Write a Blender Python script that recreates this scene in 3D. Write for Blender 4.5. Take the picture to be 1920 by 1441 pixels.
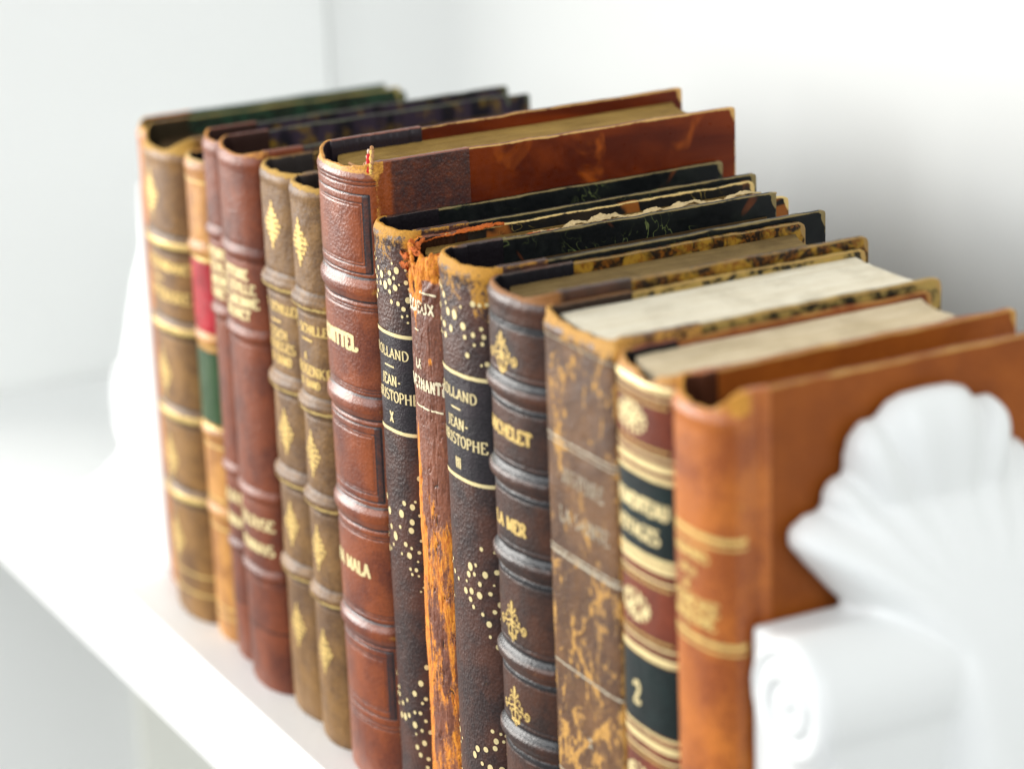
import bpy, bmesh, math, random
import numpy as np
from mathutils import Vector, Matrix

SC = bpy.context.scene
COL = SC.collection
for o in list(bpy.data.objects):
    bpy.data.objects.remove(o)

# ------------------------------------------------------------------ camera
cam_d = bpy.data.cameras.new('camera')
cam = bpy.data.objects.new('camera', cam_d)
COL.objects.link(cam)
cam.location = (0.85273, -0.37181, 0.44372)
cam.rotation_euler = (math.radians(71.890), math.radians(2.072), math.radians(61.925))
cam_d.sensor_width = 36.0
cam_d.lens = 99.71
cam_d.clip_start = 0.02
cam_d.clip_end = 50
cam_d.dof.use_dof = True
cam_d.dof.focus_distance = 0.925
cam_d.dof.aperture_fstop = 5.8
cam_d.dof.aperture_blades = 9
SC.camera = cam

# ------------------------------------------------------------------ light
world = bpy.data.worlds.new('World')
SC.world = world
world.use_nodes = True
bg = world.node_tree.nodes['Background']
bg.inputs['Color'].default_value = (0.98, 0.99, 0.985, 1)
bg.inputs['Strength'].default_value = 0.37


def area(name, loc, target, sx, sy, power, col):
    l = bpy.data.lights.new(name, 'AREA')
    l.shape = 'RECTANGLE'
    l.size = sx
    l.size_y = sy
    l.energy = power
    l.color = col
    o = bpy.data.objects.new(name, l)
    COL.objects.link(o)
    o.location = loc
    o.rotation_euler = (Vector(target) - Vector(loc)).to_track_quat('-Z', 'Y').to_euler()
    return o


area('window_light', (-1.75, -1.25, 0.50), (0, 0.03, 0.12), 1.3, 1.3, 61, (1.0, 0.975, 0.93))
area('room_fill_light', (0.10, -2.1, 1.05), (-0.2, 0.1, 0.1), 2.0, 1.4, 36, (0.95, 0.98, 1.0))  # added broad fill lamp, stands in for ambient light

area('right_fill_light', (1.75, -0.35, 1.25), (-0.45, 0.05, 0.15), 1.0, 1.0, 12, (0.97, 0.99, 1.0))  # added fill lamp out of view, brightens the side wall

SC.render.engine = 'CYCLES'
SC.view_settings.view_transform = 'Standard'
SC.view_settings.look = 'None'
SC.view_settings.exposure = 0.2
SC.view_settings.gamma = 1.0
SC.view_settings.use_curve_mapping = False
SC.cycles.max_bounces = 8
SC.cycles.diffuse_bounces = 5

# ------------------------------------------------------------------ small maths
RNG = np.random.RandomState(7)
TAB = RNG.rand(256, 256)


def vn(x, y, seed=0):
    """smooth value noise, 0..1, vectorised"""
    x = np.asarray(x, float) + seed * 17.31
    y = np.asarray(y, float) + seed * 9.73
    xi = np.floor(x).astype(int)
    yi = np.floor(y).astype(int)
    fx = x - xi
    fy = y - yi
    fx = fx * fx * (3 - 2 * fx)
    fy = fy * fy * (3 - 2 * fy)
    a = TAB[xi % 256, yi % 256]
    b = TAB[(xi + 1) % 256, yi % 256]
    c = TAB[xi % 256, (yi + 1) % 256]
    d = TAB[(xi + 1) % 256, (yi + 1) % 256]
    return (a * (1 - fx) + b * fx) * (1 - fy) + (c * (1 - fx) + d * fx) * fy


def fbm(x, y, seed=0, o=4):
    s = 0
    a = 0.5
    for i in range(o):
        s = s + a * vn(np.asarray(x) * 2 ** i, np.asarray(y) * 2 ** i, seed + i)
        a *= 0.5
    return s / (1 - 0.5 ** o)


def sstep(a, b, x):
    t = np.clip((x - a) / (b - a), 0, 1)
    return t * t * (3 - 2 * t)


# ------------------------------------------------------------------ objects
def mesh_obj(name, verts, faces, mat, parent=None, smooth=True, attrs=None):
    """verts in millimetres"""
    me = bpy.data.meshes.new(name)
    me.from_pydata((np.asarray(verts, float) * 0.001).tolist(), [], faces)
    if smooth:
        me.polygons.foreach_set('use_smooth', [True] * len(me.polygons))
    if attrs:
        for k, v in attrs.items():
            a = me.attributes.new(k, 'FLOAT', 'POINT')
            a.data.foreach_set('value', np.asarray(v, dtype=np.float32))
    me.update()
    if mat:
        me.materials.append(mat)
    o = bpy.data.objects.new(name, me)
    COL.objects.link(o)
    if parent:
        o.parent = parent
    return o


def thing(name, label, cat, loc=(0, 0, 0), group=None, rz=0.0):
    o = bpy.data.objects.new(name, None)
    COL.objects.link(o)
    o.location = loc
    o.rotation_euler = (0, 0, rz)
    o.empty_display_size = 0.02
    o['label'] = label
    o['category'] = cat
    if group:
        o['group'] = group
    return o


def grid_faces(nu, nv, wrap=False):
    f = []
    for j in range(nv - 1):
        for i in range(nu - 1 if not wrap else nu):
            i2 = (i + 1) % nu
            f.append((j * nu + i, j * nu + i2, (j + 1) * nu + i2, (j + 1) * nu + i))
    return f


# ------------------------------------------------------------------ materials
def deep(c, g=1.22, k=1.0):
    if len(c) > 2 and c[0] > c[1] > c[2] and c[0] > 0.06:      # warm hides: keep them rich
        return (k * c[0] ** (g - 0.17), k * c[1] ** (g - 0.04), k * c[2] ** (g + 0.16))
    return tuple(k * x ** g for x in c[:3])


def new_mat(name):
    m = bpy.data.materials.new(name)
    m.use_nodes = True
    nt = m.node_tree
    b = nt.nodes['Principled BSDF']
    return m, nt, b


class NT:
    def __init__(s, nt):
        s.nt = nt

    def n(s, t, **kw):
        nd = s.nt.nodes.new(t)
        for k, v in kw.items():
            setattr(nd, k, v)
        return nd

    def l(s, a, b):
        s.nt.links.new(a, b)

    def coords(s, off=0.0, scale=(1, 1, 1), rot=(0, 0, 0)):
        tc = s.n('ShaderNodeTexCoord')
        mp = s.n('ShaderNodeMapping')
        mp.inputs['Location'].default_value = (off, off * 1.7, off * 0.6)
        mp.inputs['Scale'].default_value = scale
        mp.inputs['Rotation'].default_value = rot
        s.l(tc.outputs['Object'], mp.inputs['Vector'])
        return mp.outputs['Vector']

    def noise(s, vec, scale, detail=5, rough=0.6, dist=0.0):
        nd = s.n('ShaderNodeTexNoise')
        nd.inputs['Scale'].default_value = scale
        nd.inputs['Detail'].default_value = detail
        nd.inputs['Roughness'].default_value = rough
        nd.inputs['Distortion'].default_value = dist
        s.l(vec, nd.inputs['Vector'])
        return nd.outputs['Fac']

    def voro(s, vec, scale, feature='F1', out='Distance', rnd=1.0):
        nd = s.n('ShaderNodeTexVoronoi', feature=feature)
        nd.inputs['Scale'].default_value = scale
        nd.inputs['Randomness'].default_value = rnd
        s.l(vec, nd.inputs['Vector'])
        return nd.outputs[out]

    def ramp(s, fac, a, b, lo=0.0, hi=1.0):
        nd = s.n('ShaderNodeMapRange', interpolation_type='SMOOTHSTEP')
        nd.inputs['From Min'].default_value = a
        nd.inputs['From Max'].default_value = b
        nd.inputs['To Min'].default_value = lo
        nd.inputs['To Max'].default_value = hi
        s.l(fac, nd.inputs['Value'])
        return nd.outputs['Result']

    def mix(s, fac, a, b, mode='MIX'):
        nd = s.n('ShaderNodeMix', data_type='RGBA', blend_type=mode)
        for sock, v in ((nd.inputs['Factor'], fac), (nd.inputs['A'], a), (nd.inputs['B'], b)):
            if isinstance(v, (int, float)):
                sock.default_value = v
            elif isinstance(v, tuple):
                sock.default_value = v if len(v) == 4 else (*v, 1)
            else:
                s.l(v, sock)
        return nd.outputs['Result']

    def math(s, op, a, b=0.0):
        nd = s.n('ShaderNodeMath', operation=op)
        for i, v in enumerate((a, b)):
            if isinstance(v, (int, float)):
                nd.inputs[i].default_value = v
            else:
                s.l(v, nd.inputs[i])
        return nd.outputs[0]

    def attr(s, name):
        nd = s.n('ShaderNodeAttribute')
        nd.attribute_name = name
        return nd.outputs['Fac']

    def bump(s, h, strength, dist, prev=None):
        nd = s.n('ShaderNodeBump')
        nd.inputs['Strength'].default_value = strength
        nd.inputs['Distance'].default_value = dist
        s.l(h, nd.inputs['Height'])
        if prev is not None:
            s.l(prev, nd.inputs['Normal'])
        return nd.outputs['Normal']


def leather(name, base, dark, wear, ink_shade=(0.012, 0.010, 0.010), rough=0.46, grain=900, grain_b=0.35,
            wear_k=0.8, wear_bias=0.0, off=0.0, stretch=1.0, tone=70, speck=0.25, coat=0.0, wear2=None):
    base, dark = deep(base, 1.36), deep(dark, 1.46)
    wear = deep(wear, 1.15)
    wear2 = deep(wear2, 1.15) if wear2 else None
    m, nt, b = new_mat(name)
    N = NT(nt)
    v = N.coords(off)
    vs = N.coords(off + 3.1, (1, 1, stretch))
    tone_n = N.noise(v, tone, 6, 0.62)
    c = N.mix(N.ramp(tone_n, 0.34, 0.66), dark, base)
    fine = N.noise(vs, 1400, 4, 0.7)
    c = N.mix(N.ramp(fine, 0.35, 0.75, 0.0, speck), c, tuple(min(1, x * 1.9 + 0.02) for x in base))
    c = N.mix(N.ramp(fine, 0.5, 0.25, 0.0, speck), c, tuple(x * 0.55 for x in dark))
    w = N.attr('wear')
    wn = N.noise(vs, 330, 9, 0.72, 0.3)
    wbig = N.noise(v, 95, 3, 0.5)
    w1 = N.math('ADD', w, N.math('MULTIPLY', N.math('SUBTRACT', wn, 0.5), wear_k * 1.7))
    w1 = N.math('ADD', w1, N.math('MULTIPLY', N.math('SUBTRACT', wbig, 0.5), wear_k * 0.9))
    w1 = N.math('ADD', w1, N.math('MULTIPLY', N.math('SUBTRACT', N.noise(v, 1700, 5, 0.8), 0.5), 0.55 * wear_k))
    w1 = N.math('ADD', w1, wear_bias)
    wf = N.ramp(w1, 0.42, 0.64)
    wc = N.mix(N.ramp(fine, 0.3, 0.7), tuple(x * 0.62 for x in wear), wear2 or wear)
    c = N.mix(wf, c, wc)
    i = N.attr('ink_shade')
    inf = N.ramp(N.math('ADD', i, N.math('MULTIPLY', N.math('SUBTRACT', wn, 0.5), 0.5)), 0.3, 0.75)
    c = N.mix(inf, c, ink_shade)
    N.l(c, b.inputs['Base Color'])
    r = N.math('ADD', N.ramp(wf, 0, 1, rough, min(0.9, rough + 0.35)),
               N.math('MULTIPLY', N.math('SUBTRACT', fine, 0.5), 0.22))
    N.l(r, b.inputs['Roughness'])
    N.l(N.ramp(w, -0.45, -0.15, 0.03, 0.55), b.inputs['Specular IOR Level'])
    if coat:
        b.inputs['Coat Weight'].default_value = coat
        b.inputs['Coat Roughness'].default_value = 0.28
    vd = N.voro(N.coords(off, (1, 1, 0.8)), grain)
    h1 = N.bump(vd, grain_b, 0.00035)
    h2 = N.bump(N.noise(v, grain * 0.8, 5, 0.7), grain_b * 0.7, 0.0004, h1)
    h3 = N.bump(wf, 0.25, 0.00035, h2)
    N.l(h3, b.inputs['Normal'])
    return m


def gold(name='gilt', col=(0.86, 0.62, 0.24), under=(0.16, 0.09, 0.05), worn=0.42, off=0.0, metal=0.55):
    m, nt, b = new_mat(name)
    N = NT(nt)
    v = N.coords(off)
    n = N.noise(v, 900, 6, 0.75)
    f = N.ramp(n, worn - 0.07, worn + 0.05)
    c = N.mix(N.noise(v, 300, 3), tuple(x * 0.82 for x in col), tuple(min(1, x * 1.12) for x in col))
    c = N.mix(f, under, c)
    N.l(c, b.inputs['Base Color'])
    N.l(N.math('MULTIPLY', f, metal), b.inputs['Metallic'])
    b.inputs['Roughness'].default_value = 0.42
    N.l(N.bump(N.noise(v, 1500, 3), 0.3, 0.0003), b.inputs['Normal'])
    return m


def board_mat(name, kind, cols, edge=(0.55, 0.40, 0.20), rough=0.5, off=0.0, edge_k=0.9):
    m, nt, b = new_mat(name)
    N = NT(nt)
    v = N.coords(off)
    b.inputs['Specular IOR Level'].default_value = 0.22
    cols = [deep(q, 1.12) for q in cols]
    edge = deep(edge, 1.3)
    if kind == 'vein':           # dark marbled paper with light combed veins
        w = N.n('ShaderNodeTexNoise')
        w.inputs['Scale'].default_value = 55
        w.inputs['Detail'].default_value = 2
        w.inputs['Distortion'].default_value = 3.2
        N.l(v, w.inputs['Vector'])
        a = N.math('ABSOLUTE', N.math('SUBTRACT', w.outputs['Fac'], 0.5))
        vein = N.math('MULTIPLY', N.ramp(a, 0.022, 0.0), N.ramp(N.noise(v, 28, 2), 0.5, 0.62))
        c = N.mix(N.ramp(N.noise(v, 60, 4), 0.4, 0.7), cols[0], cols[1])
        c = N.mix(vein, c, cols[2])
        red = N.math('MULTIPLY', N.ramp(N.noise(v, 34, 2, 0.5, 1.0), 0.63, 0.68), 0.8)
        c = N.mix(red, c, cols[3])
    elif kind == 'tortoise':
        n1 = N.noise(v, 120, 4, 0.6, 1.2)
        n2 = N.voro(N.coords(off, (1, 1, 1)), 170)
        f = N.ramp(N.math('ADD', n1, N.math('MULTIPLY', n2, 0.35)), 0.56, 0.74)
        c = N.mix(f, cols[0], cols[1])
        c = N.mix(N.ramp(N.noise(v, 520, 5, 0.7), 0.48, 0.62), c, cols[2])
    elif kind == 'cloud':
        n1 = N.noise(N.coords(off, (1, 0.7, 1.4), (0.6, 0, 0)), 26, 4, 0.55, 0.8)
        c = N.mix(N.ramp(n1, 0.38, 0.60), cols[0], cols[1])
        n2 = N.noise(v, 55, 3, 0.5, 0.5)
        c = N.mix(N.ramp(n2, 0.56, 0.72, 0, 0.85), c, cols[2])
    elif kind == 'stripe':
        n1 = N.noise(N.coords(off, (0.3, 2.6, 0.3)), 42, 2, 0.5, 0.6)
        c = N.mix(N.ramp(n1, 0.42, 0.56), cols[0], cols[1])
        c = N.mix(N.ramp(N.noise(v, 140, 4), 0.5, 0.7), c, cols[2])
    elif kind == 'comb':
        n1 = N.noise(N.coords(off, (1, 5.0, 1.0), (0.75, 0, 0)), 90, 2, 0.5, 0.4)
        c = N.mix(N.ramp(n1, 0.42, 0.58), cols[0], cols[1])
        c = N.mix(N.ramp(N.noise(v, 40, 2), 0.45, 0.6), c, cols[2])
    else:                        # plain cloth or calf
        n1 = N.noise(v, 48, 6, 0.6)
        c = N.mix(N.ramp(n1, 0.36, 0.64), cols[0], cols[1])
        c = N.mix(N.ramp(N.noise(v, 900, 4, 0.7), 0.4, 0.7, 0, 0.35), c, cols[2])
    wn = N.noise(v, 420, 8, 0.72)
    w = N.math('ADD', N.attr('wear'), N.math('MULTIPLY', N.math('SUBTRACT', wn, 0.5), edge_k))
    wb = N.math('MULTIPLY', N.math('SUBTRACT', N.noise(v, 70, 3), 0.5), 1.1)
    wf = N.ramp(N.math('ADD', w, wb), 0.62, 0.86)
    c = N.mix(wf, c, edge)
    N.l(c, b.inputs['Base Color'])
    N.l(N.ramp(wn, 0.3, 0.7, rough - 0.1, rough + 0.15), b.inputs['Roughness'])
    h = N.bump(N.noise(v, 700, 5, 0.7), 0.25, 0.0003)
    N.l(N.bump(wf, 0.3, 0.0004, h), b.inputs['Normal'])
    return m


def page_mat(name, col, dark, dirt=0.4, off=0.0):
    g = 1.0 if col[0] > 0.7 else 1.55
    col, dark = deep(col, g), deep(dark, g)
    m, nt, b = new_mat(name)
    N = NT(nt)
    v = N.coords(off)
    lines = N.noise(N.coords(off, (1, 0.012, 0.012)), 2600, 3, 0.75)
    big = N.noise(v, 60, 6, 0.65)
    sp = N.noise(v, 1300, 6, 0.85)
    c = N.mix(N.ramp(lines, 0.35, 0.65), dark, col)
    c = N.mix(N.ramp(big, 0.40, 0.68, 0.0, dirt), c, tuple(x * 0.72 for x in dark))
    c = N.mix(N.ramp(sp, 0.56, 0.70, 0.0, dirt), c, tuple(x * 0.5 for x in dark))
    N.l(c, b.inputs['Base Color'])
    b.inputs['Roughness'].default_value = 0.85
    b.inputs['Specular IOR Level'].default_value = 0.2
    h = N.bump(lines, 0.55, 0.0005)
    N.l(N.bump(N.noise(v, 900, 6, 0.8), 0.7, 0.0005, h), b.inputs['Normal'])
    return m


def plain(name, col, rough=0.5, spec=0.5, var=0.03, scale=20, bump=0.0, bscale=600, coat=0.0):
    m, nt, b = new_mat(name)
    N = NT(nt)
    v = N.coords(0)
    c = N.mix(N.noise(v, scale, 4), tuple(max(0, x - var) for x in col), tuple(min(1, x + var) for x in col))
    N.l(c, b.inputs['Base Color'])
    b.inputs['Roughness'].default_value = rough
    b.inputs['Specular IOR Level'].default_value = spec
    if coat:
        b.inputs['Coat Weight'].default_value = coat
        b.inputs['Coat Roughness'].default_value = 0.15
    if bump:
        N.l(N.bump(N.noise(v, bscale, 4), bump, 0.0004), b.inputs['Normal'])
    return m


# ------------------------------------------------------------------ the setting
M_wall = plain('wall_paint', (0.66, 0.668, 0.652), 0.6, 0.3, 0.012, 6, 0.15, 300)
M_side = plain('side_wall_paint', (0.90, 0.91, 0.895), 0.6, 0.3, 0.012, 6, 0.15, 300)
M_shelf = plain('shelf_paint', (0.765, 0.775, 0.765), 0.42, 0.4, 0.02, 14, 0.35, 260)
M_cream = plain('cream_paint', (0.93, 0.93, 0.86), 0.6, 0.3, 0.006, 8)
M_grey = plain('lower_panel_paint', (0.85, 0.86, 0.82), 0.6, 0.3, 0.006, 8)


def slab(name, lo, hi, mat, bev=0.0, segs=3):
    bm = bmesh.new()
    bmesh.ops.create_cube(bm, size=1)
    for v in bm.verts:
        v.co = Vector([(lo[i] + hi[i]) / 2 + v.co[i] * (hi[i] - lo[i]) for i in range(3)])
    if bev:
        bmesh.ops.bevel(bm, geom=bm.edges[:], offset=bev, segments=segs, affect='EDGES')
    me = bpy.data.meshes.new(name)
    bm.to_mesh(me)
    bm.free()
    me.materials.append(mat)
    o = bpy.data.objects.new(name, me)
    COL.objects.link(o)
    o['kind'] = 'structure'
    return o


slab('shelf', (-0.490, -0.0130, -0.044), (1.30, 0.2240, 0.0), M_shelf, 0.0018)
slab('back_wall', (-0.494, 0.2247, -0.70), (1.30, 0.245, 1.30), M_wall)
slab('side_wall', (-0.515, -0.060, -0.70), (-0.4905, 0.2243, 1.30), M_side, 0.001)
slab('lower_side_panel', (-0.4900, 0.088, -0.70), (-0.4860, 0.2240, -0.0445), M_cream, 0.001)
slab('lower_shelf', (-0.4855, -0.012, -0.45), (1.30, 0.2240, -0.41), M_shelf, 0.0018)

# ------------------------------------------------------------------ book builder (mm)
ST = {}


class Spine:
    def __init__(s, W, H, r, p=2.0, strip=22.0, bands=(), hw=2.6, amp=1.5, jdip=0.7, jy=3.2, wob=0.25,
                 seed=0, head=0.9, extra=None, grooves=(), Hs=None):
        s.W, s.H, s.r, s.seed, s.wob = W, H, r, seed, wob
        s.Hs = Hs
        s.bands, s.hw, s.amp, s.head, s.extra, s.grooves = bands, hw, amp, head, extra, grooves
        th = np.linspace(-math.pi / 2, math.pi / 2, 241)
        sx, cz = np.sin(th), np.cos(th)
        ax = np.sign(sx) * np.abs(sx) ** (2 / p) * W / 2
        ay = r * (1 - np.abs(cz) ** (2 / p))
        ys = np.arange(r + 0.25, strip, 0.25)
        dip = jdip * np.exp(-((ys - (r + jy)) / 1.25) ** 2)
        X = np.concatenate([(-W / 2 + dip)[::-1], ax, W / 2 - dip])
        Y = np.concatenate([ys[::-1], ay, ys])
        L = np.concatenate([[0], np.cumsum(np.hypot(np.diff(X), np.diff(Y)))])
        c = len(ys) + 120
        s.L = L - L[c]
        s.X, s.Y = X, Y
        tx, ty = np.gradient(X, s.L), np.gradient(Y, s.L)
        n = np.hypot(tx, ty) + 1e-9
        s.NX, s.NY = ty / n, -tx / n          # outward
        s.hinge = s.L[len(ys) + 240]
        s.end = s.L[-1]

    def disp(s, u, z):
        d = np.zeros_like(u)
        fade = 1 - sstep(s.hinge * 0.86, s.hinge + 2.0, np.abs(u))
        for b in s.bands:
            bb, hw, am = b if isinstance(b, tuple) else (b, s.hw, s.amp)
            zz = z - bb - 0.5 * (vn(u * 0.12, u * 0 + bb, s.seed) - 0.5)
            d = d + am * np.exp(-(np.abs(zz) / hw) ** 3.6) * fade
            d = d - 0.30 * np.exp(-((np.abs(zz) - hw * 1.65) / 0.45) ** 2) * fade
        for g in s.grooves:
            d = d - 0.22 * np.exp(-((z - g) / 0.35) ** 2) * fade
        d = d + s.wob * (fbm(u * 0.09, z * 0.05, s.seed + 3) - 0.5) * 2
        d = d + s.wob * 0.22 * (fbm(u * 0.5, z * 0.35, s.seed + 5) - 0.5) * 2
        d = d - s.head * sstep(s.H - 3.5, s.H + 0.2, z) ** 2 * fade
        d = d + s.head * 0.35 * np.exp(-((z - (s.H - 3.4)) / 1.6) ** 2) * fade
        d = d - s.head * sstep(3.0, -0.2, z) ** 2 * fade
        if s.extra is not None:
            d = d + s.extra(u, z, s)
        return d

    def at(s, u, z, off=0.0, disp=True):
        u = np.asarray(u, float)
        z = np.asarray(z, float)
        d = off + (s.disp(u, z) if disp else 0)
        x = np.interp(u, s.L, s.X)
        y = np.interp(u, s.L, s.Y)
        nx = np.interp(u, s.L, s.NX)
        ny = np.interp(u, s.L, s.NY)
        return np.stack([x + nx * d, y + ny * d, z + 0 * d], -1)

    def build(s, mat, parent, step=0.6, wear=None, ink_shade=None, rim=0.5, thick=1.3, board=2.6, rimseed=1,
              rimwear=1.0, rimfreq=0.25, depth=16):
        nu = int((s.end - s.L[0]) / step)
        nv = int(s.H / step)
        U = np.linspace(s.L[0], s.end, nu)
        V = np.linspace(0, 1, nv)
        zt = s.H - rim * (fbm(U * rimfreq, U * 0 + 3.3, s.seed + rimseed, 4) * 2 - 0.7)
        uu, vv = np.meshgrid(U, V)
        zz = vv * zt[None, :]
        P = s.at(uu, zz)
        rows = [P]
        inner = np.where(np.abs(U) > s.hinge + 1, board, thick)
        if s.Hs:
            k_ = sstep(s.hinge * 0.35, s.hinge + 1.5, np.abs(U))
            hs = np.where(U > 0, s.Hs[1], s.Hs[0]) + 0.12
            zt2 = zt * (1 - k_) + (hs - 0.25 * rim * (fbm(U * rimfreq, U * 0 + 9.3, s.seed, 3) - 0.3)) * k_
            zz = zz / zt[None, :] * zt2[None, :]
            zt = zt2
            P = s.at(uu, zz)
            rows[0] = P
        tn = 0.75 + 0.5 * fbm(U * 0.6, U * 0, s.seed + 8)
        for off, dz in ((0.12, 0.16), (0.45, 0.24), (0.85, 0.16), (1.0, -0.25), (1.05, -3.0), (1.1, -depth)):
            rows.append(s.at(U, zt, 0)[None] * 0 + s._rim(U, zt, off * inner * tn, dz)[None])
        verts = np.concatenate(rows, 0).reshape(-1, 3)
        f = grid_faces(nu, nv + 6)
        w = np.zeros((nv + 6, nu))
        d = sstep(s.H - 2.2, s.H - 0.2, zz) * 0.62 * rimwear
        e = np.exp(-((np.abs(uu) - s.hinge) / 1.0) ** 2) * 0.16
        w[:nv] = d + e
        for b in s.bands:
            bb = b[0] if isinstance(b, tuple) else b
            w[:nv] += 0.30 * np.exp(-((zz - bb) / 1.5) ** 2) * (np.abs(uu) < s.hinge)
        if wear is not None:
            w[:nv] += wear(uu, zz, s)
        w[:nv] = np.where(np.abs(uu) > s.hinge + 3, w[:nv] * 0.45, w[:nv])
        w[nv:nv + 3] = (0.75 * rimwear * (1 - 0.62 * sstep(s.hinge, s.hinge + 4, np.abs(U))))[None]
        ik = np.zeros((nv + 6, nu))
        if ink_shade is not None:
            ik[:nv] = ink_shade(uu, zz, s)
        ik[nv + 3:] = 1.0  # inside of the spine hollow: shade painted as black
        w[nv + 3:] = -0.6
        return mesh_obj('spine', verts, f, mat, parent, attrs={'wear': w.ravel(), 'ink_shade': ik.ravel()})

    def _rim(s, U, zt, inn, dz):
        P = s.at(U, zt)
        nx = np.interp(U, s.L, s.NX)
        ny = np.interp(U, s.L, s.NY)
        P[:, 0] -= nx * inn
        P[:, 1] -= ny * inn
        P[:, 2] += dz
        return P


class Deco:
    """flat gilt or label shapes that follow the spine surface; coordinates u, z in mm"""

    def __init__(s, sp, off=0.12):
        s.sp, s.off, s.V, s.F = sp, off, [], []

    def quadstrip(s, L, R, n=None):
        L, R = np.asarray(L, float), np.asarray(R, float)
        k = len(s.V)
        for a, b in zip(L, R):
            s.V.append(a)
            s.V.append(b)
        for i in range(len(L) - 1):
            s.F.append((k + 2 * i, k + 2 * i + 1, k + 2 * i + 3, k + 2 * i + 2))

    def stroke(s, pts, w, taper=0.0, nib=None, t=0.1):
        P = np.asarray(pts, float)
        seg = np.hypot(*np.diff(P, axis=0).T)
        L = np.concatenate([[0], np.cumsum(seg)])
        if L[-1] < 1e-6:
            return
        n = max(2, int(L[-1] / 0.45) + 1)
        q = np.linspace(0, L[-1], n)
        q = np.unique(np.concatenate([q, L]))
        X, Y = np.interp(q, L, P[:, 0]), np.interp(q, L, P[:, 1])
        dx, dy = np.gradient(X, q), np.gradient(Y, q)
        m = np.hypot(dx, dy) + 1e-9
        dx, dy = dx / m, dy / m
        ww = np.full(len(q), w / 2.0)
        if nib is not None:
            ww = (t + (w - t) * np.abs(dx * math.sin(nib) - dy * math.cos(nib))) / 2
        if taper:
            f = q / L[-1]
            ww = ww * (1 - taper * np.abs(2 * f - 1) ** 1.5) if taper < 2 else ww * (1 - f)
        s.quadstrip(np.stack([X - dy * ww, Y + dx * ww], 1), np.stack([X + dy * ww, Y - dx * ww], 1))

    def blob(s, u, z, ru, rz, n=14, rot=0.0):
        k = len(s.V)
        s.V.append(np.array([u, z]))
        a = np.linspace(0, 2 * math.pi, n, endpoint=False)
        x, y = np.cos(a) * ru, np.sin(a) * rz
        c, d = math.cos(rot), math.sin(rot)
        for i in range(n):
            s.V.append(np.array([u + x[i] * c - y[i] * d, z + x[i] * d + y[i] * c]))
        for i in range(n):
            s.F.append((k, k + 1 + i, k + 1 + (i + 1) % n))

    def rect(s, u0, u1, z0, z1, step=0.5, jag=0.0, seed=0):
        nu = max(2, int((u1 - u0) / step) + 1)
        nv = max(2, int((z1 - z0) / step) + 1)
        U, Z = np.meshgrid(np.linspace(u0, u1, nu), np.linspace(0, 1, nv))
        lo = z0 + jag * (vn(U * 1.3, U * 0 + 1, seed) - 0.5)
        hi = z1 + jag * (vn(U * 1.3, U * 0 + 7, seed) - 0.5)
        Z = lo + (hi - lo) * Z
        k = len(s.V)
        s.V.extend(np.stack([U.ravel(), Z.ravel()], 1))
        s.F.extend([tuple(k + i for i in f) for f in grid_faces(nu, nv)])

    def build(s, name, mat, parent, label=None):
        A = np.array(s.V)
        P = s.sp.at(A[:, 0], A[:, 1], s.off)
        o = mesh_obj(name, P, s.F, mat, parent, attrs={'wear': np.zeros(len(A)), 'ink_shade': np.zeros(len(A))})
        if label:
            o['label'] = label
        return o


def arc(cx, cy, rx, ry, a0, a1, n=14):
    a = np.radians(np.linspace(a0, a1, n))
    return [(cx + rx * math.cos(t), cy + ry * math.sin(t)) for t in a]


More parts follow.
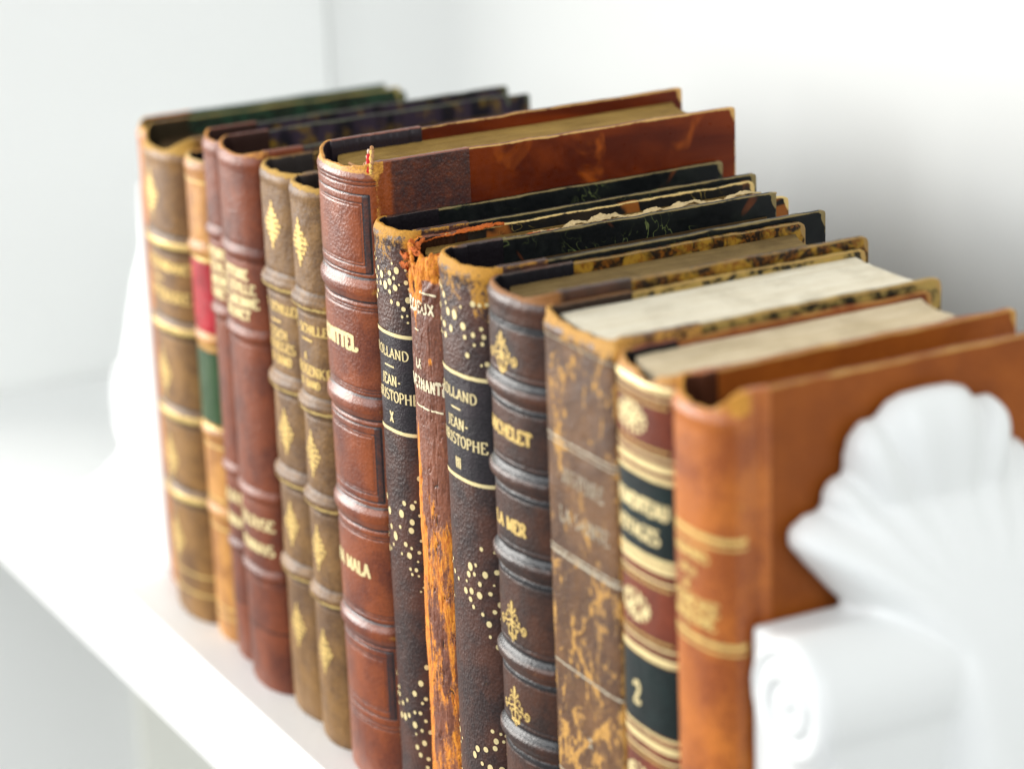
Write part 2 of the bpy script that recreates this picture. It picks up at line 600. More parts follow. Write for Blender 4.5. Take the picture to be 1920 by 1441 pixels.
# letters on a unit-height body: (advance, [strokes]); 's' marks stems that carry serifs
G = {
    'A': (0.80, [[(0.06, 0), (0.38, 1)], [(0.38, 1), (0.72, 0)], [(0.18, 0.36), (0.58, 0.36)]], [(0.06, 0), (0.72, 0)]),
    'B': (0.74, [[(0.14, 0), (0.14, 1)], [(0.14, 1)] + arc(0.34, 0.76, 0.22, 0.24, 90, -90) + [(0.14, 0.52)],
                 [(0.14, 0.52)] + arc(0.38, 0.26, 0.24, 0.26, 90, -90) + [(0.14, 0)]], []),
    'C': (0.78, [arc(0.42, 0.5, 0.34, 0.5, 50, 310, 24), [(0.66, 0.98), (0.66, 0.70)]], []),
    'D': (0.82, [[(0.14, 0), (0.14, 1)], [(0.14, 1)] + arc(0.32, 0.5, 0.40, 0.5, 90, -90, 18) + [(0.14, 0)]], []),
    'E': (0.70, [[(0.14, 0), (0.14, 1)], [(0.06, 1), (0.60, 1), (0.60, 0.78)], [(0.14, 0.52), (0.46, 0.52)],
                 [(0.06, 0), (0.64, 0), (0.64, 0.24)]], []),
    'F': (0.66, [[(0.14, 0), (0.14, 1)], [(0.06, 1), (0.60, 1), (0.60, 0.78)], [(0.14, 0.5), (0.46, 0.5)]], [(0.14, 0)]),
    'G': (0.82, [arc(0.42, 0.5, 0.34, 0.5, 50, 320, 24), [(0.68, 0.42), (0.68, 0.1)]], []),
    'H': (0.86, [[(0.14, 0), (0.14, 1)], [(0.70, 0), (0.70, 1)], [(0.14, 0.52), (0.70, 0.52)]],
          [(0.14, 0), (0.14, 1), (0.70, 0), (0.70, 1)]),
    'I': (0.36, [[(0.18, 0), (0.18, 1)]], [(0.18, 0), (0.18, 1)]),
    'J': (0.48, [[(0.30, 1), (0.30, 0.2)] + arc(0.14, 0.18, 0.16, 0.2, 0, -120, 8)], [(0.30, 1)]),
    'K': (0.82, [[(0.14, 0), (0.14, 1)], [(0.66, 1), (0.18, 0.46)], [(0.28, 0.56), (0.70, 0)]],
          [(0.14, 0), (0.14, 1), (0.66, 1), (0.70, 0)]),
    'L': (0.66, [[(0.14, 0), (0.14, 1)], [(0.06, 0), (0.62, 0), (0.62, 0.26)]], [(0.14, 1)]),
    'M': (1.0, [[(0.14, 0), (0.14, 1)], [(0.14, 1), (0.48, 0.1)], [(0.48, 0.1), (0.84, 1)], [(0.84, 1), (0.84, 0)]],
          [(0.14, 0), (0.10, 1), (0.84, 0), (0.88, 1)]),
    'N': (0.86, [[(0.14, 0), (0.14, 1)], [(0.14, 1), (0.70, 0)], [(0.70, 0), (0.70, 1)]],
          [(0.14, 0), (0.10, 1), (0.70, 1)]),
    'O': (0.84, [arc(0.42, 0.5, 0.34, 0.5, 0, 360, 30)], []),
    'P': (0.72, [[(0.14, 0), (0.14, 1)], [(0.14, 1)] + arc(0.36, 0.74, 0.26, 0.26, 90, -90) + [(0.14, 0.48)]], [(0.14, 0)]),
    'R': (0.80, [[(0.14, 0), (0.14, 1)], [(0.14, 1)] + arc(0.36, 0.75, 0.25, 0.25, 90, -90) + [(0.14, 0.5)],
                 [(0.36, 0.5), (0.68, 0)]], [(0.14, 0), (0.70, 0)]),
    'S': (0.66, [arc(0.33, 0.74, 0.23, 0.26, 40, 250, 14) + arc(0.33, 0.26, 0.24, 0.26, 80, -150, 16)], []),
    'T': (0.74, [[(0.37, 0), (0.37, 1)], [(0.06, 0.78), (0.06, 1), (0.68, 1), (0.68, 0.78)]], [(0.37, 0)]),
    'U': (0.84, [[(0.14, 1), (0.14, 0.3)] + arc(0.42, 0.3, 0.28, 0.3, 180, 360, 14) + [(0.70, 1)]], [(0.14, 1), (0.70, 1)]),
    'V': (0.80, [[(0.06, 1), (0.40, 0)], [(0.40, 0), (0.72, 1)]], [(0.06, 1), (0.72, 1)]),
    'X': (0.80, [[(0.08, 1), (0.70, 0)], [(0.68, 1), (0.08, 0)]], [(0.08, 1), (0.70, 0), (0.68, 1), (0.08, 0)]),
    'Y': (0.78, [[(0.06, 1), (0.38, 0.48)], [(0.70, 1), (0.38, 0.48)], [(0.38, 0.48), (0.38, 0)]],
          [(0.06, 1), (0.70, 1), (0.38, 0)]),
    '-': (0.56, [[(0.12, 0.42), (0.44, 0.42)], [(0.12, 0.46), (0.44, 0.46)]], []),
    '.': (0.30, [[(0.10, 0.06), (0.22, 0.06)]], []),
    '2': (0.72, [arc(0.34, 0.72, 0.24, 0.28, 170, -30, 14) + [(0.08, 0.04)], [(0.08, 0.05), (0.62, 0.05), (0.64, 0.24)]], []),
    ' ': (0.42, [], []),
}


def text(d, string, uc, zc, h, wx=1.0, bold=0.2, thin=0.075, serif=True, track=0.06, limit=None):
    adv = sum(G[c][0] + track for c in string) - track
    u = uc - adv * h * wx / 2
    z0 = zc - h / 2
    for c in string:
        a, strokes, ser = G[c]
        if limit is None or limit[0] < u < limit[1] - a * h * wx:
            for st in strokes:
                P = [(u + x * h * wx, z0 + y * h) for x, y in st]
                if serif:
                    d.stroke(P, bold * h, nib=math.radians(14), t=thin * h)
                else:
                    d.stroke(P, bold * h)
            if serif:
                for x, y in ser:
                    d.stroke([(u + (x - 0.12) * h * wx, z0 + (y * 0.94 + 0.03) * h),
                              (u + (x + 0.12) * h * wx, z0 + (y * 0.94 + 0.03) * h)], thin * h * 1.1)
        u += (a + track) * h * wx
    return d


def tline(sp, parent, string, uc, zc, h, wx=1.0, bold=0.2, thin=0.075, name='title_text', mat=None, off=0.14, label=None, **kw):
    d = Deco(sp, off)
    text(d, string, uc, zc, h, wx, bold, thin, **kw)
    return d.build(name, mat, parent, label)


def dash(sp, parent, u0, u1, z, w, mat, off=0.14):
    d = Deco(sp, off)
    d.stroke([(u0, z), (u1, z)], w)
    return d.build('gilt_dash', mat, parent)


def fleur_lozenge(d, uc, zc, hu, hz, rs):
    """lace-like gilt lozenge built from petals and beads"""
    d.blob(uc, zc, hu * 0.30, hz * 0.30)
    d.stroke([(uc, zc - hz * 0.95), (uc, zc + hz * 0.95)], 0.9)
    for sg in (-1, 1):
        d.blob(uc, zc + sg * hz * 0.52, hu * 0.20, hz * 0.17)
        d.blob(uc, zc + sg * hz * 0.92, 0.55, hz * 0.12, 8)
    rows = 9
    for k in range(rows):
        f = (k / (rows - 1.0)) * 2 - 1
        wv = hu * (1 - abs(f) ** 1.15)
        for sgn in (-1, 1):
            m = max(1, int(wv / 1.25))
            for q in range(m):
                a = (q + 0.75) / m * wv
                d.blob(uc + sgn * a + rs.uniform(-.12, .12), zc + f * hz * 0.86 + rs.uniform(-.25, .25), 0.62 + 0.15 * rs.rand(),
                       hz * 0.075 + 0.12, 9, sgn * 0.7 * (1 if f > 0 else -1))
            if wv > 1.2:
                d.stroke([(uc, zc + f * hz * 0.70), (uc + sgn * wv * 0.55, zc + f * hz * 0.84 + 0.5 * f), (uc + sgn * wv * 1.02, zc + f * hz * 0.88)], 0.55)


def spiral(cu, cz, r, a0, turns, sgn, n=22):
    out = []
    for i in range(n):
        f = i / (n - 1)
        a = a0 + sgn * f * turns * 2 * math.pi
        q = r * (1 - 0.8 * f)
        out.append((cu + q * math.cos(a), cz + q * math.sin(a)))
    return out


def fleuron(d, uc, zc, s=1.0):
    """cross-like gilt fleuron with curled side arms"""
    def P(l):
        return [(uc + x * s, zc + y * s) for x, y in l]
    d.stroke(P([(0, 6.6), (0, 0), (0, -6.4)]), 1.0 * s, taper=0.6)
    d.blob(uc, zc + 5.0 * s, 0.8 * s, 1.7 * s)
    d.blob(uc, zc - 5.4 * s, 0.7 * s, 1.2 * s)
    d.blob(uc, zc, 1.0 * s, 1.0 * s)
    for g in (-1, 1):
        d.stroke(P([(0, 2.4), (g * 1.4, 3.4), (g * 2.2, 4.6)]), 0.75 * s, taper=0.5)
        d.blob(uc + g * 2.2 * s, zc + 4.3 * s, 0.5 * s, 0.6 * s, 8)
        d.stroke(P(spiral(g * 2.6, 1.6, 1.5, math.pi / 2 * (1 + g) if g > 0 else 0, 0.8, -g)), 0.5 * s)
        d.stroke(P([(0, 0), (g * 1.6, 0.1), (g * 3.0, -0.6), (g * 4.4, -0.4), (g * 5.8, -1.6)]), 0.6 * s)
        d.stroke(P(spiral(g * 6.8, -0.9, 1.5, -2.2 if g > 0 else -0.9, 1.25, g)), 0.62 * s)
        d.blob(uc + g * 4.3 * s, zc + 0.6 * s, 0.6 * s, 0.7 * s, 8)
        d.stroke(P([(0, -1.2), (g * 1.8, -1.4), (g * 2.6, -2.8), (g * 2.0, -4.4)]), 0.62 * s)
        d.blob(uc + g * 2.1 * s, zc - 4.3 * s, 0.62 * s, 0.8 * s, 8)
        d.blob(uc + g * 3.4 * s, zc - 2.0 * s, 0.6 * s, 0.6 * s, 8)
        d.stroke(P([(0, -3.6), (g * 1.0, -4.3), (g * 1.3, -5.4)]), 0.5 * s)


def box_part(name, lo, hi, mat, parent, bev=0.5, wz=0.0, seed=0, nseg=2, cuts=0, curve=0.0, label=None, corner=0.0,
             ragged=0.0):
    """bevelled board in mm with worn-edge attribute; the top edge may be ragged"""
    bm = bmesh.new()
    bmesh.ops.create_cube(bm, size=1)
    for v in bm.verts:
        v.co = Vector([(lo[i] + hi[i]) / 2 + v.co[i] * (hi[i] - lo[i]) for i in range(3)])
    bmesh.ops.bevel(bm, geom=bm.edges[:], offset=bev, segments=nseg, affect='EDGES', profile=0.6)
    ny = max(2, int((hi[1] - lo[1]) / 1.5))
    for i in range(1, ny):
        y = lo[1] + (hi[1] - lo[1]) * i / ny
        g = bm.verts[:] + bm.edges[:] + bm.faces[:]
        bmesh.ops.bisect_plane(bm, geom=g, plane_co=(0, y, 0), plane_no=(0, 1, 0))
    for z in (hi[2] - bev - 0.8, hi[2] - bev - 2.2, hi[2] - 6, hi[2] - 25, hi[2] * 0.5):
        g = bm.verts[:] + bm.edges[:] + bm.faces[:]
        bmesh.ops.bisect_plane(bm, geom=g, plane_co=(0, 0, z), plane_no=(0, 0, 1))
    wear = []
    V = []
    for v in bm.verts:
        x, y, z = v.co
        ex = min(abs(x - lo[0]), abs(x - hi[0]))
        ey = abs(y - hi[1])
        ez = min(abs(z - lo[2]), abs(z - hi[2]))
        q = 0.0
        if ez < bev * 1.05:
            q = 0.55 if ex > bev * 0.4 else 0.85
        if ey < bev * 1.05:
            q = max(q, 0.7)
        if hi[2] - z < 3 and hi[1] - y < 3:
            q = max(q, 1.1)
        if ez < bev * 1.05 and ex <= bev * 0.6 and ex > 0.01:
            q = 0.95
        wear.append(q)
        t = hi[2] - z
        k = max(0.0, 1 - t / 4)
        dz = (float(fbm(y * 0.10, seed + 0.5, seed)) - 0.5) * (0.9 + ragged) * k
        if ragged:
            dz -= ragged * k * max(0.0, float(vn(y * 0.5, x * 0.4, seed + 4)) - 0.45)
        if corner:
            r = math.hypot(max(0, corner - (hi[1] - y)), max(0, corner - t))
            if r > corner:
                f = corner / r
                y = hi[1] - corner + (y - (hi[1] - corner)) * f
                z = hi[2] - corner + (z - (hi[2] - corner)) * f
        x += curve * ((y - lo[1]) / (hi[1] - lo[1])) ** 2 + (float(fbm(y * 0.03, z * 0.03, seed + 2)) - 0.5) * 0.5
        V.append((x, y, z + dz))
    bm.verts.index_update()
    F = [tuple(v.index for v in f.verts) for f in bm.faces]
    bm.free()
    o = mesh_obj(name, V, F, mat, parent, smooth=True, attrs={'wear': wear, 'ink_shade': [0.0] * len(V)})
    if label:
        o['label'] = label
    return o


def page_block(mat, parent, x0, x1, y0, y1, z0, z1, seed=0, round_=3.0):
    """sheets: rounded spine side, hollow fore-edge, slightly uneven top"""
    nx, ny = 41, 60
    X, Y = np.meshgrid(np.linspace(x0, x1, nx), np.linspace(0, 1, ny))
    c = ((X - x0) / (x1 - x0) * 2 - 1)
    ys = y0 + round_ * c ** 2
    ye = y1 - round_ * 0.8 * (1 - c ** 2)
    YY = ys + (ye - ys) * Y
    Z = z1 + 0.28 * (fbm(X * 1.2, YY * 0.02, seed) - 0.5) * 2 + 0.35 * (fbm(X * 0.2, YY * 0.04, seed + 1) - 0.5)
    top = np.stack([X, YY, Z], -1)
    # skirt: perimeter down to z0
    per = [(0, i) for i in range(nx)] + [(j, nx - 1) for j in range(1, ny)] + \
          [(ny - 1, i) for i in range(nx - 2, -1, -1)] + [(j, 0) for j in range(ny - 2, 0, -1)]
    V = top.reshape(-1, 3).tolist()
    F = grid_faces(nx, ny)
    base = len(V)
    pv = [top[j, i].copy() for j, i in per]
    pi = [j * nx + i for j, i in per]
    for p in pv:
        V.append((p[0], p[1], z0))
    n = len(per)
    for k in range(n):
        F.append((pi[k], base + k, base + (k + 1) % n, pi[(k + 1) % n]))
    F.append(tuple(base + k for k in range(n)))
    o = mesh_obj('page_block', V, F, mat, parent, smooth=False)
    return o


def book(name, label, x0, x1, yf, D, sp, spine_mat, bmat, pmat, Hb=None, recess=5.0, bt=2.1, joint=6.0,
         corner=1.5, ragged=0.0, step=0.6, wear=None, ink_shade=None, rim=0.5, near_top=None, far_top=None,
         rimwear=1.0, leaf=None, rz=0.0, **kw):
    """x0, x1 book sides (mm, world), yf front of the spine, D depth of the boards"""
    t = thing(name, label, 'book', ((x0 + x1) / 2000.0, yf / 1000.0, 0.0), 'old leather-bound books in a row on the shelf', rz)
    W = x1 - x0
    Hb = Hb or sp.H
    sp.Hs = (far_top or Hb, near_top or Hb)
    sp.build(spine_mat, t, step, wear, ink_shade, rim, rimwear=rimwear, board=bt + 0.5, **kw)
    Hb = Hb or sp.H
    jy = sp.r + joint
    e = 0.45
    nt_, ft_ = near_top or Hb, far_top or Hb
    box_part('cover', (W / 2 - bt - 0.1, jy, 0.3), (W / 2 - e, D, nt_), bmat, t, 0.45, seed=int(x0) % 50, corner=corner, ragged=ragged)
    box_part('cover', (-W / 2 + e, jy, 0.3), (-W / 2 + bt + 0.1, D, ft_), bmat, t, 0.45, seed=int(x1) % 50 + 7, corner=corner)
    page_block(pmat, t, -W / 2 + bt + 0.2, W / 2 - bt - 0.2, sp.r * 0.45 + 2.2, D - 4, 3.0, min(nt_, ft_) - recess, seed=int(abs(x0)) % 37,
               round_=min(6, sp.r * 0.7))
    return t


# ------------------------------------------------------------------ the books, far end first
GOLD = gold('gilt', (0.86, 0.60, 0.20), (0.20, 0.12, 0.06), 0.41, 0.0, 0.5)
GOLD_W = gold('gilt_worn', (0.86, 0.62, 0.22), (0.26, 0.17, 0.07), 0.45, 1.3, 0.4)
GOLD_P = gold('gilt_pale', (0.92, 0.74, 0.38), (0.16, 0.09, 0.07), 0.34, 2.3, 0.35)
SILV = gold('tarnished_silver', (0.62, 0.58, 0.45), (0.26, 0.16, 0.08), 0.50, 4.0, 0.3)
rs = np.random.RandomState(11)


def lines(sp, zs, mat, parent, hw=0.35, frac=1.0, name='gilt_line', u0=None, u1=None, off=0.12, jag=0.15):
    for z in zs:
        z, h = z if isinstance(z, tuple) else (z, hw)
        d = Deco(sp, off)
        a = sp.hinge * frac
        d.rect(-a if u0 is None else u0, a if u1 is None else u1, z - h, z + h, 0.5, jag, int(z))
        d.build(name, mat, parent)


def ink_bands(k=1.0, w=0.8):
    def f(u, z, s):
        o = np.zeros_like(u)
        for b in s.bands:
            bb, hw = (b[0], b[1]) if isinstance(b, tuple) else (b, s.hw)
            dz = np.abs(z - bb)
            o = o + k * np.exp(-((dz - hw * 1.5) / w) ** 2)
        return o * (np.abs(u) < s.hinge + 1)
    return f


# --- book at the far end, mostly hidden: orange spine edge, green cloth
P_dark = page_mat('dusty_brown_pages', (0.17, 0.135, 0.07), (0.07, 0.05, 0.03), 0.5)
P_old = page_mat('yellowed_pages', (0.50, 0.40, 0.22), (0.30, 0.22, 0.11), 0.4)
P_tan = page_mat('brown_edge_pages', (0.40, 0.31, 0.16), (0.20, 0.15, 0.07), 0.5, 2.0)
sp = Spine(22, 195, 6, strip=26, seed=21, wob=0.3)
book('cloth_sided_book', 'half-hidden book with worn orange spine and green cloth sides, farthest in the row',
     -206, -184.2, 9, 113, sp,
     leather('orange_calf', (0.55, 0.25, 0.08), (0.30, 0.13, 0.05), (0.75, 0.45, 0.18), wear_bias=0.1, off=0.5),
     board_mat('green_cloth', 'plain', ((0.010, 0.045, 0.030), (0.02, 0.075, 0.05), (0.05, 0.10, 0.06)), (0.10, 0.14, 0.08), off=0.2, edge_k=0.5),
     P_dark, Hb=197, step=1.0, recess=6)

# --- tan book with five gilt bands and gilt lozenges
OLIVE = leather('olive_tan_calf', (0.31, 0.200, 0.085), (0.16, 0.098, 0.043), (0.56, 0.36, 0.12), (0.03, 0.022, 0.012), 0.5, 800, 0.25,
                0.75, 0.0, 1.1, 1.0, 60, 0.35)
sp = Spine(40, 195, 8.8, strip=24, bands=(157.9, 123.3, 86.9, 52.9), hw=2.3, amp=1.3, seed=1)
b = book('gilt_banded_book', 'wide tan book with gold raised bands and lozenges, beside the two-label book',
         -184, -144, 1, 117, sp, OLIVE,
         board_mat('green_black_sides', 'tortoise', ((0.02, 0.06, 0.035), (0.010, 0.014, 0.010), (0.05, 0.09, 0.05)), (0.40, 0.36, 0.18), off=3.2, edge_k=0.6),
         P_dark, Hb=200, step=0.9, recess=7, ink_shade=ink_bands(0.9), wear=lambda u, z, s: 0.25 * np.exp(-(u / -9 - 1) ** 2) + 0.1)
b0 = b.children[0]
lines(sp, [(157.9, 1.3), (123.3, 1.3), (86.9, 1.3), (52.9, 1.3)], GOLD_W, b0)
lines(sp, [20.0, 12.0], GOLD_W, b0, 0.4)
for z in (176.5, 103.2, 67.1, 29.0 + 4):
    d = Deco(sp, 0.14)
    fleur_lozenge(d, -2.5, z, 7.0, 10.0, rs)
    d.build('gilt_ornament', GOLD, b0)
tline(sp, b0, 'CORRESPONDANCE', 2.5, 148.6, 4.0, 0.86, 0.26, mat=GOLD, name='author_text')
dash(sp, b0, -6, 4, 142.6, 0.8, GOLD)
tline(sp, b0, 'LITTERAIRE', 4.0, 136.6, 4.3, 1.0, 0.26, mat=GOLD)

# --- small light tan book with a red and a green label
TAN = leather('light_tan_calf', (0.58, 0.34, 0.14), (0.36, 0.19, 0.07), (0.78, 0.55, 0.28), rough=0.45, off=2.1, wear_bias=0.05)
sp = Spine(24.6, 196, 5.5, strip=22, bands=((161, 2.0, .9), (125.5, 2.0, .9), (87.0, 2.0, .9), (54, 2.0, .9)), seed=2)
b = book('two_label_book', 'light tan book with a crimson label above a green label on its spine', -144, -119.2, 4.3, 112, sp, TAN,
         board_mat('brown_sides_plain', 'plain', ((0.10, 0.05, 0.02), (0.16, 0.08, 0.03), (0.2, 0.12, 0.06)), off=4.0), P_dark, step=1.0,
         recess=6, ink_shade=ink_bands(0.6))
b0 = b.children[0]
M_red = leather('crimson_label', (0.55, 0.02, 0.05), (0.35, 0.012, 0.03), (0.75, 0.20, 0.12), rough=0.35, off=1.0, wear_bias=0.1)
M_grn = leather('green_label', (0.065, 0.14, 0.045), (0.04, 0.12, 0.035), (0.30, 0.33, 0.12), rough=0.4, off=2.0, wear_bias=0.08)
d = Deco(sp, 0.3)
d.rect(-sp.hinge * .94, sp.hinge * .94, 128.5, 156.5)
d.build('label_panel', M_red, b, 'crimson leather label')
d = Deco(sp, 0.3)
d.rect(-sp.hinge * .94, sp.hinge * .94, 91.5, 121.0)
d.build('label_panel', M_grn, b, 'green leather label')
lines(sp, [(158.0, .7), (122.7, .8), (90.0, .7), 82, 60, 48, 14, 10, 188], GOLD_W, b0, 0.4)

# --- pair of reddish brown books with gilt lettering
RBR = leather('red_brown_calf', (0.25, 0.085, 0.036), (0.13, 0.040, 0.020), (0.66, 0.33, 0.12), (0.03, 0.015, 0.012), 0.46, 900, 0.3,
              0.55, -0.08, 3.3, 1.0, 60, 0.22)
B_pur = board_mat('purple_marbled_paper', 'stripe', ((0.012, 0.010, 0.018), (0.05, 0.035, 0.055), (0.16, 0.12, 0.03)), (0.16, 0.17, 0.12), off=1.5)
bn = ((172.8, 1.7, 1.1), (141.7, 1.7, 1.1), (79.1, 1.7, 1.1), (47.5, 1.7, 1.1))
for k, (x0, x1, yf, D, H, lab) in enumerate((
        (-119, -98.2, 3.0, 131, 209.5, 'narrow reddish brown book between the two-label book and its wider twin'),
        (-98, -64.2, -1.2, 125, 211, 'wide reddish brown book with four gold lines of lettering near its top'))):
    W = x1 - x0
    sp = Spine(W, H - 1.5, 0.22 * W, strip=24, bands=bn, seed=5 + k, jdip=0.4)
    b = book('lettered_book', lab, x0, x1, yf, D, sp, RBR, B_pur, P_dark, Hb=H, step=0.9, recess=7,
             ink_shade=ink_bands(0.55))
    b0 = b.children[0]
    q = 1.5 if k else 0
    for s_, z, wx in (('HISTOIRE', 165.0, .86), ('DE SEVILLE', 159.8, .95), ('ET GARONNE', 154.6, .9), ('BRUNET', 149.6, 1.0)):
        tline(sp, b0, s_, q, z, 3.8, wx, 0.27, mat=GOLD_P)
    for s_, z in (('TOULOUSE', 68.4), ('LYONNAIS', 58.4)):
        tline(sp, b0, s_, q, z, 4.3, 1.0, 0.28, mat=GOLD_P)
    lines(sp, [25], leather('blind_line_%d' % k, (0.03, 0.01, 0.01), (0.03, 0.01, 0.01), (0.05, 0.02, 0.01)), b0, 0.3, name='tooled_line')

# --- pair of olive tan books with gilt lozenges
OLV2 = leather('faded_olive_calf', (0.27, 0.180, 0.085), (0.13, 0.082, 0.045), (0.55, 0.36, 0.12), (0.035, 0.03, 0.028), 0.5, 900, 0.3,
               0.85, 0.02, 7.1, 1.0, 65, 0.4)
for k, (x0, x1, yf, H, uc, lab) in enumerate((
        (-64, -32.7, 1.5, 209, -1, 'faded olive-brown book with gold lozenges, touching the wide reddish brown book'),
        (-32.5, -7.2, -0.1, 209.5, -2, 'faded olive-brown book with gold lozenges, touching the tallest book'))):
    W = x1 - x0
    zb = (167.8, 130, 94.2, 57.9)
    sp = Spine(W, H, 0.22 * W, strip=24, bands=zb, hw=2.5, amp=1.8, seed=9 + k, wob=0.45)
    b = book('lozenge_book', lab, x0, x1, yf, 128, sp, OLV2,
             board_mat('dark_brown_sides_%d' % k, 'tortoise', ((0.08, 0.05, 0.02), (0.01, 0.01, 0.008), (0.2, 0.15, 0.06)), off=3.0 + k), P_dark,
             step=0.6, recess=8, rim=1.2, ink_shade=ink_bands(0.55, 0.9),
             wear=lambda u, z, s: 0.28 * np.exp(-((z - 205) / 18) ** 2) + 0.25 * np.exp(-((np.abs(u) - s.hinge) / 3) ** 2))
    b0 = b.children[0]
    for z in (189.3, 112, 76.4, 36.4):
        d = Deco(sp, 0.15)
        fleur_lozenge(d, uc + 2.4, z, 5.4, 8.6, rs)
        d.build('gilt_ornament', GOLD, b0)
    # worn gold along the lower lip of each band
    for z in zb:
        d = Deco(sp, 0.14)
        d.rect(-sp.hinge * .9, sp.hinge * .9, z - 1.9, z - 0.7, 0.5, 0.5, int(z))
        d.build('gilt_line', GOLD_W, b0)
    lines(sp, [18.5, 203.5], OLV2, b0, 0.25, name='tooled_line')
    if k == 0:
        L5 = (('F. SCHILLER', 3, 158.8, 3.3, 0.98), ('GESCH.', 0.5, 149.0, 3.4, 1.0), ('KRIEGES', 1.5, 144.4, 3.4, 1.1), ('II. BAND', 1, 139.4, 3.4, 0.9))
        dash(sp, b0, -4.5, 3.0, 153.6, 0.8, GOLD)
    else:
        L5 = (('F. SCHILLER', 3.5, 158.5, 3.3, 1.0), ('A', -0.8, 148.1, 2.8, 0.95), ('ROSENKR.', 4, 143.2, 3.6, 1.05), ('III. BAND', 1, 138.4, 2.7, 0.95))
        dash(sp, b0, -3, 5.0, 154.4, 0.8, GOLD)
    for n_, (s_, u_, z_, h_, w_) in enumerate(L5):
        tline(sp, b0, s_, u_, z_, h_, w_, 0.26, mat=GOLD, name='title_text' if n_ else 'author_text')

# --- the tall red-brown book with tooled frames
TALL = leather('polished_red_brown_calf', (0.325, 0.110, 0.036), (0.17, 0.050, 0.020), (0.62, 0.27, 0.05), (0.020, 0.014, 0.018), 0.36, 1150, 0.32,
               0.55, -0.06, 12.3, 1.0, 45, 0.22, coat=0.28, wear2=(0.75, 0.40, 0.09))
tb = (182.8, 141.3, 101.7, 58.8)
FR = [(215.5, 188.5), (135.0, 107.8), (53.0, 27.5)]


def frame_d(u, z, s):
    d = np.zeros_like(u)
    e = s.hinge - 2.6
    for z1, z0 in FR:
        for m, dep in ((0.0, 0.30), (2.7, 0.22), (3.6, 0.22)):
            a, lo, hi = e - m, z0 + m * 1.05, z1 - m * 1.05
            inside = sstep(a + 0.5, a - 0.1, np.abs(u)) * sstep(lo - 0.5, lo + 0.1, z) * sstep(hi + 0.5, hi - 0.1, z)
            du = np.abs(np.abs(u) - a)
            on_v = np.exp(-(du / 0.28) ** 2) * (z > lo) * (z < hi)
            on_h = (np.exp(-((z - lo) / 0.28) ** 2) + np.exp(-((z - hi) / 0.28) ** 2)) * (np.abs(u) < a)
            d = d - dep * np.maximum(on_v, on_h)
    return d


def frame_ink_shade(u, z, s):
    o = -frame_d(u, z, s) * 2.9
    e = s.hinge - 2.6
    for z1, z0 in FR:      # dark blind-tooled border between the two frame lines
        r1 = (np.abs(u) < e) & (z > z0) & (z < z1)
        r2 = (np.abs(u) < e - 2.7) & (z > z0 + 2.8) & (z < z1 - 2.8)
        o = o + 0.42 * (r1 & ~r2) * (0.55 + 0.9 * (np.abs(u) > e - 2.7))
    o = o + ink_bands(0.75, 0.7)(u, z, s)
    o = o + 0.60 * sstep(s.hinge + 2.5, s.hinge + 7, u)  # near side strip: shade put into the leather colour
    for g in s.grooves:
        o = o + 0.75 * np.exp(-((z - g) / 0.3) ** 2) * (np.abs(u) < s.hinge)
    return o


sp = Spine(38.4, 224, 8.4, p=2.1, strip=43, bands=tb, hw=2.7, amp=1.15, seed=14, wob=0.14, extra=frame_d, jdip=0.5, jy=2.5,
           grooves=(220.0, 218.6, 176.6, 175.6, 148.0, 147.0, 95.0, 94.0, 66.0, 65.0, 24.5, 23.0))


def wear7(u, z, s):
    w = 0.34 * np.exp(-((u - s.hinge - 0.4) / 3.0) ** 2) + 0.35 * sstep(219, 223, z) * (u < s.hinge + 4)
    w += 0.22 * np.exp(-((u + s.hinge) / 2) ** 2)
    for b_ in tb:
        w += 0.12 * np.exp(-((z - b_ + 1.2) / 1.8) ** 2) * (np.abs(u) < s.hinge + 1)
    return w


B7 = board_mat('rust_marbled_paper', 'cloud', ((0.070, 0.013, 0.005), (0.160, 0.034, 0.008), (0.36, 0.095, 0.020)), (0.62, 0.42, 0.22), 0.36, off=5.55)
P7 = page_mat('gilt_edge_pages', (0.50, 0.39, 0.20), (0.33, 0.25, 0.12), 0.5, 3.0)
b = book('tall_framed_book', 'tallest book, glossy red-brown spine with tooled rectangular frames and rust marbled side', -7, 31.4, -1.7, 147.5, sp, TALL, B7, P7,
         Hb=225.5, step=0.33, recess=4.2, bt=2.2, joint=8, rim=0.8, wear=wear7, ink_shade=frame_ink_shade, corner=1.2, far_top=226.5, near_top=226)
b0 = b.children[0]
tline(sp, b0, 'KNITTEL', 0.2, 163.6, 5.2, 0.86, 0.34, 0.12, 'author_text', GOLD_P, 0.12, track=0.06)
tline(sp, b0, 'VIA MALA', -1.2, 81.7, 4.8, 0.92, 0.30, 0.10, 'title_text', GOLD_P, 0.12, track=0.06)
# torn headband: a twisted loop of cord with a scrap of red and white thread


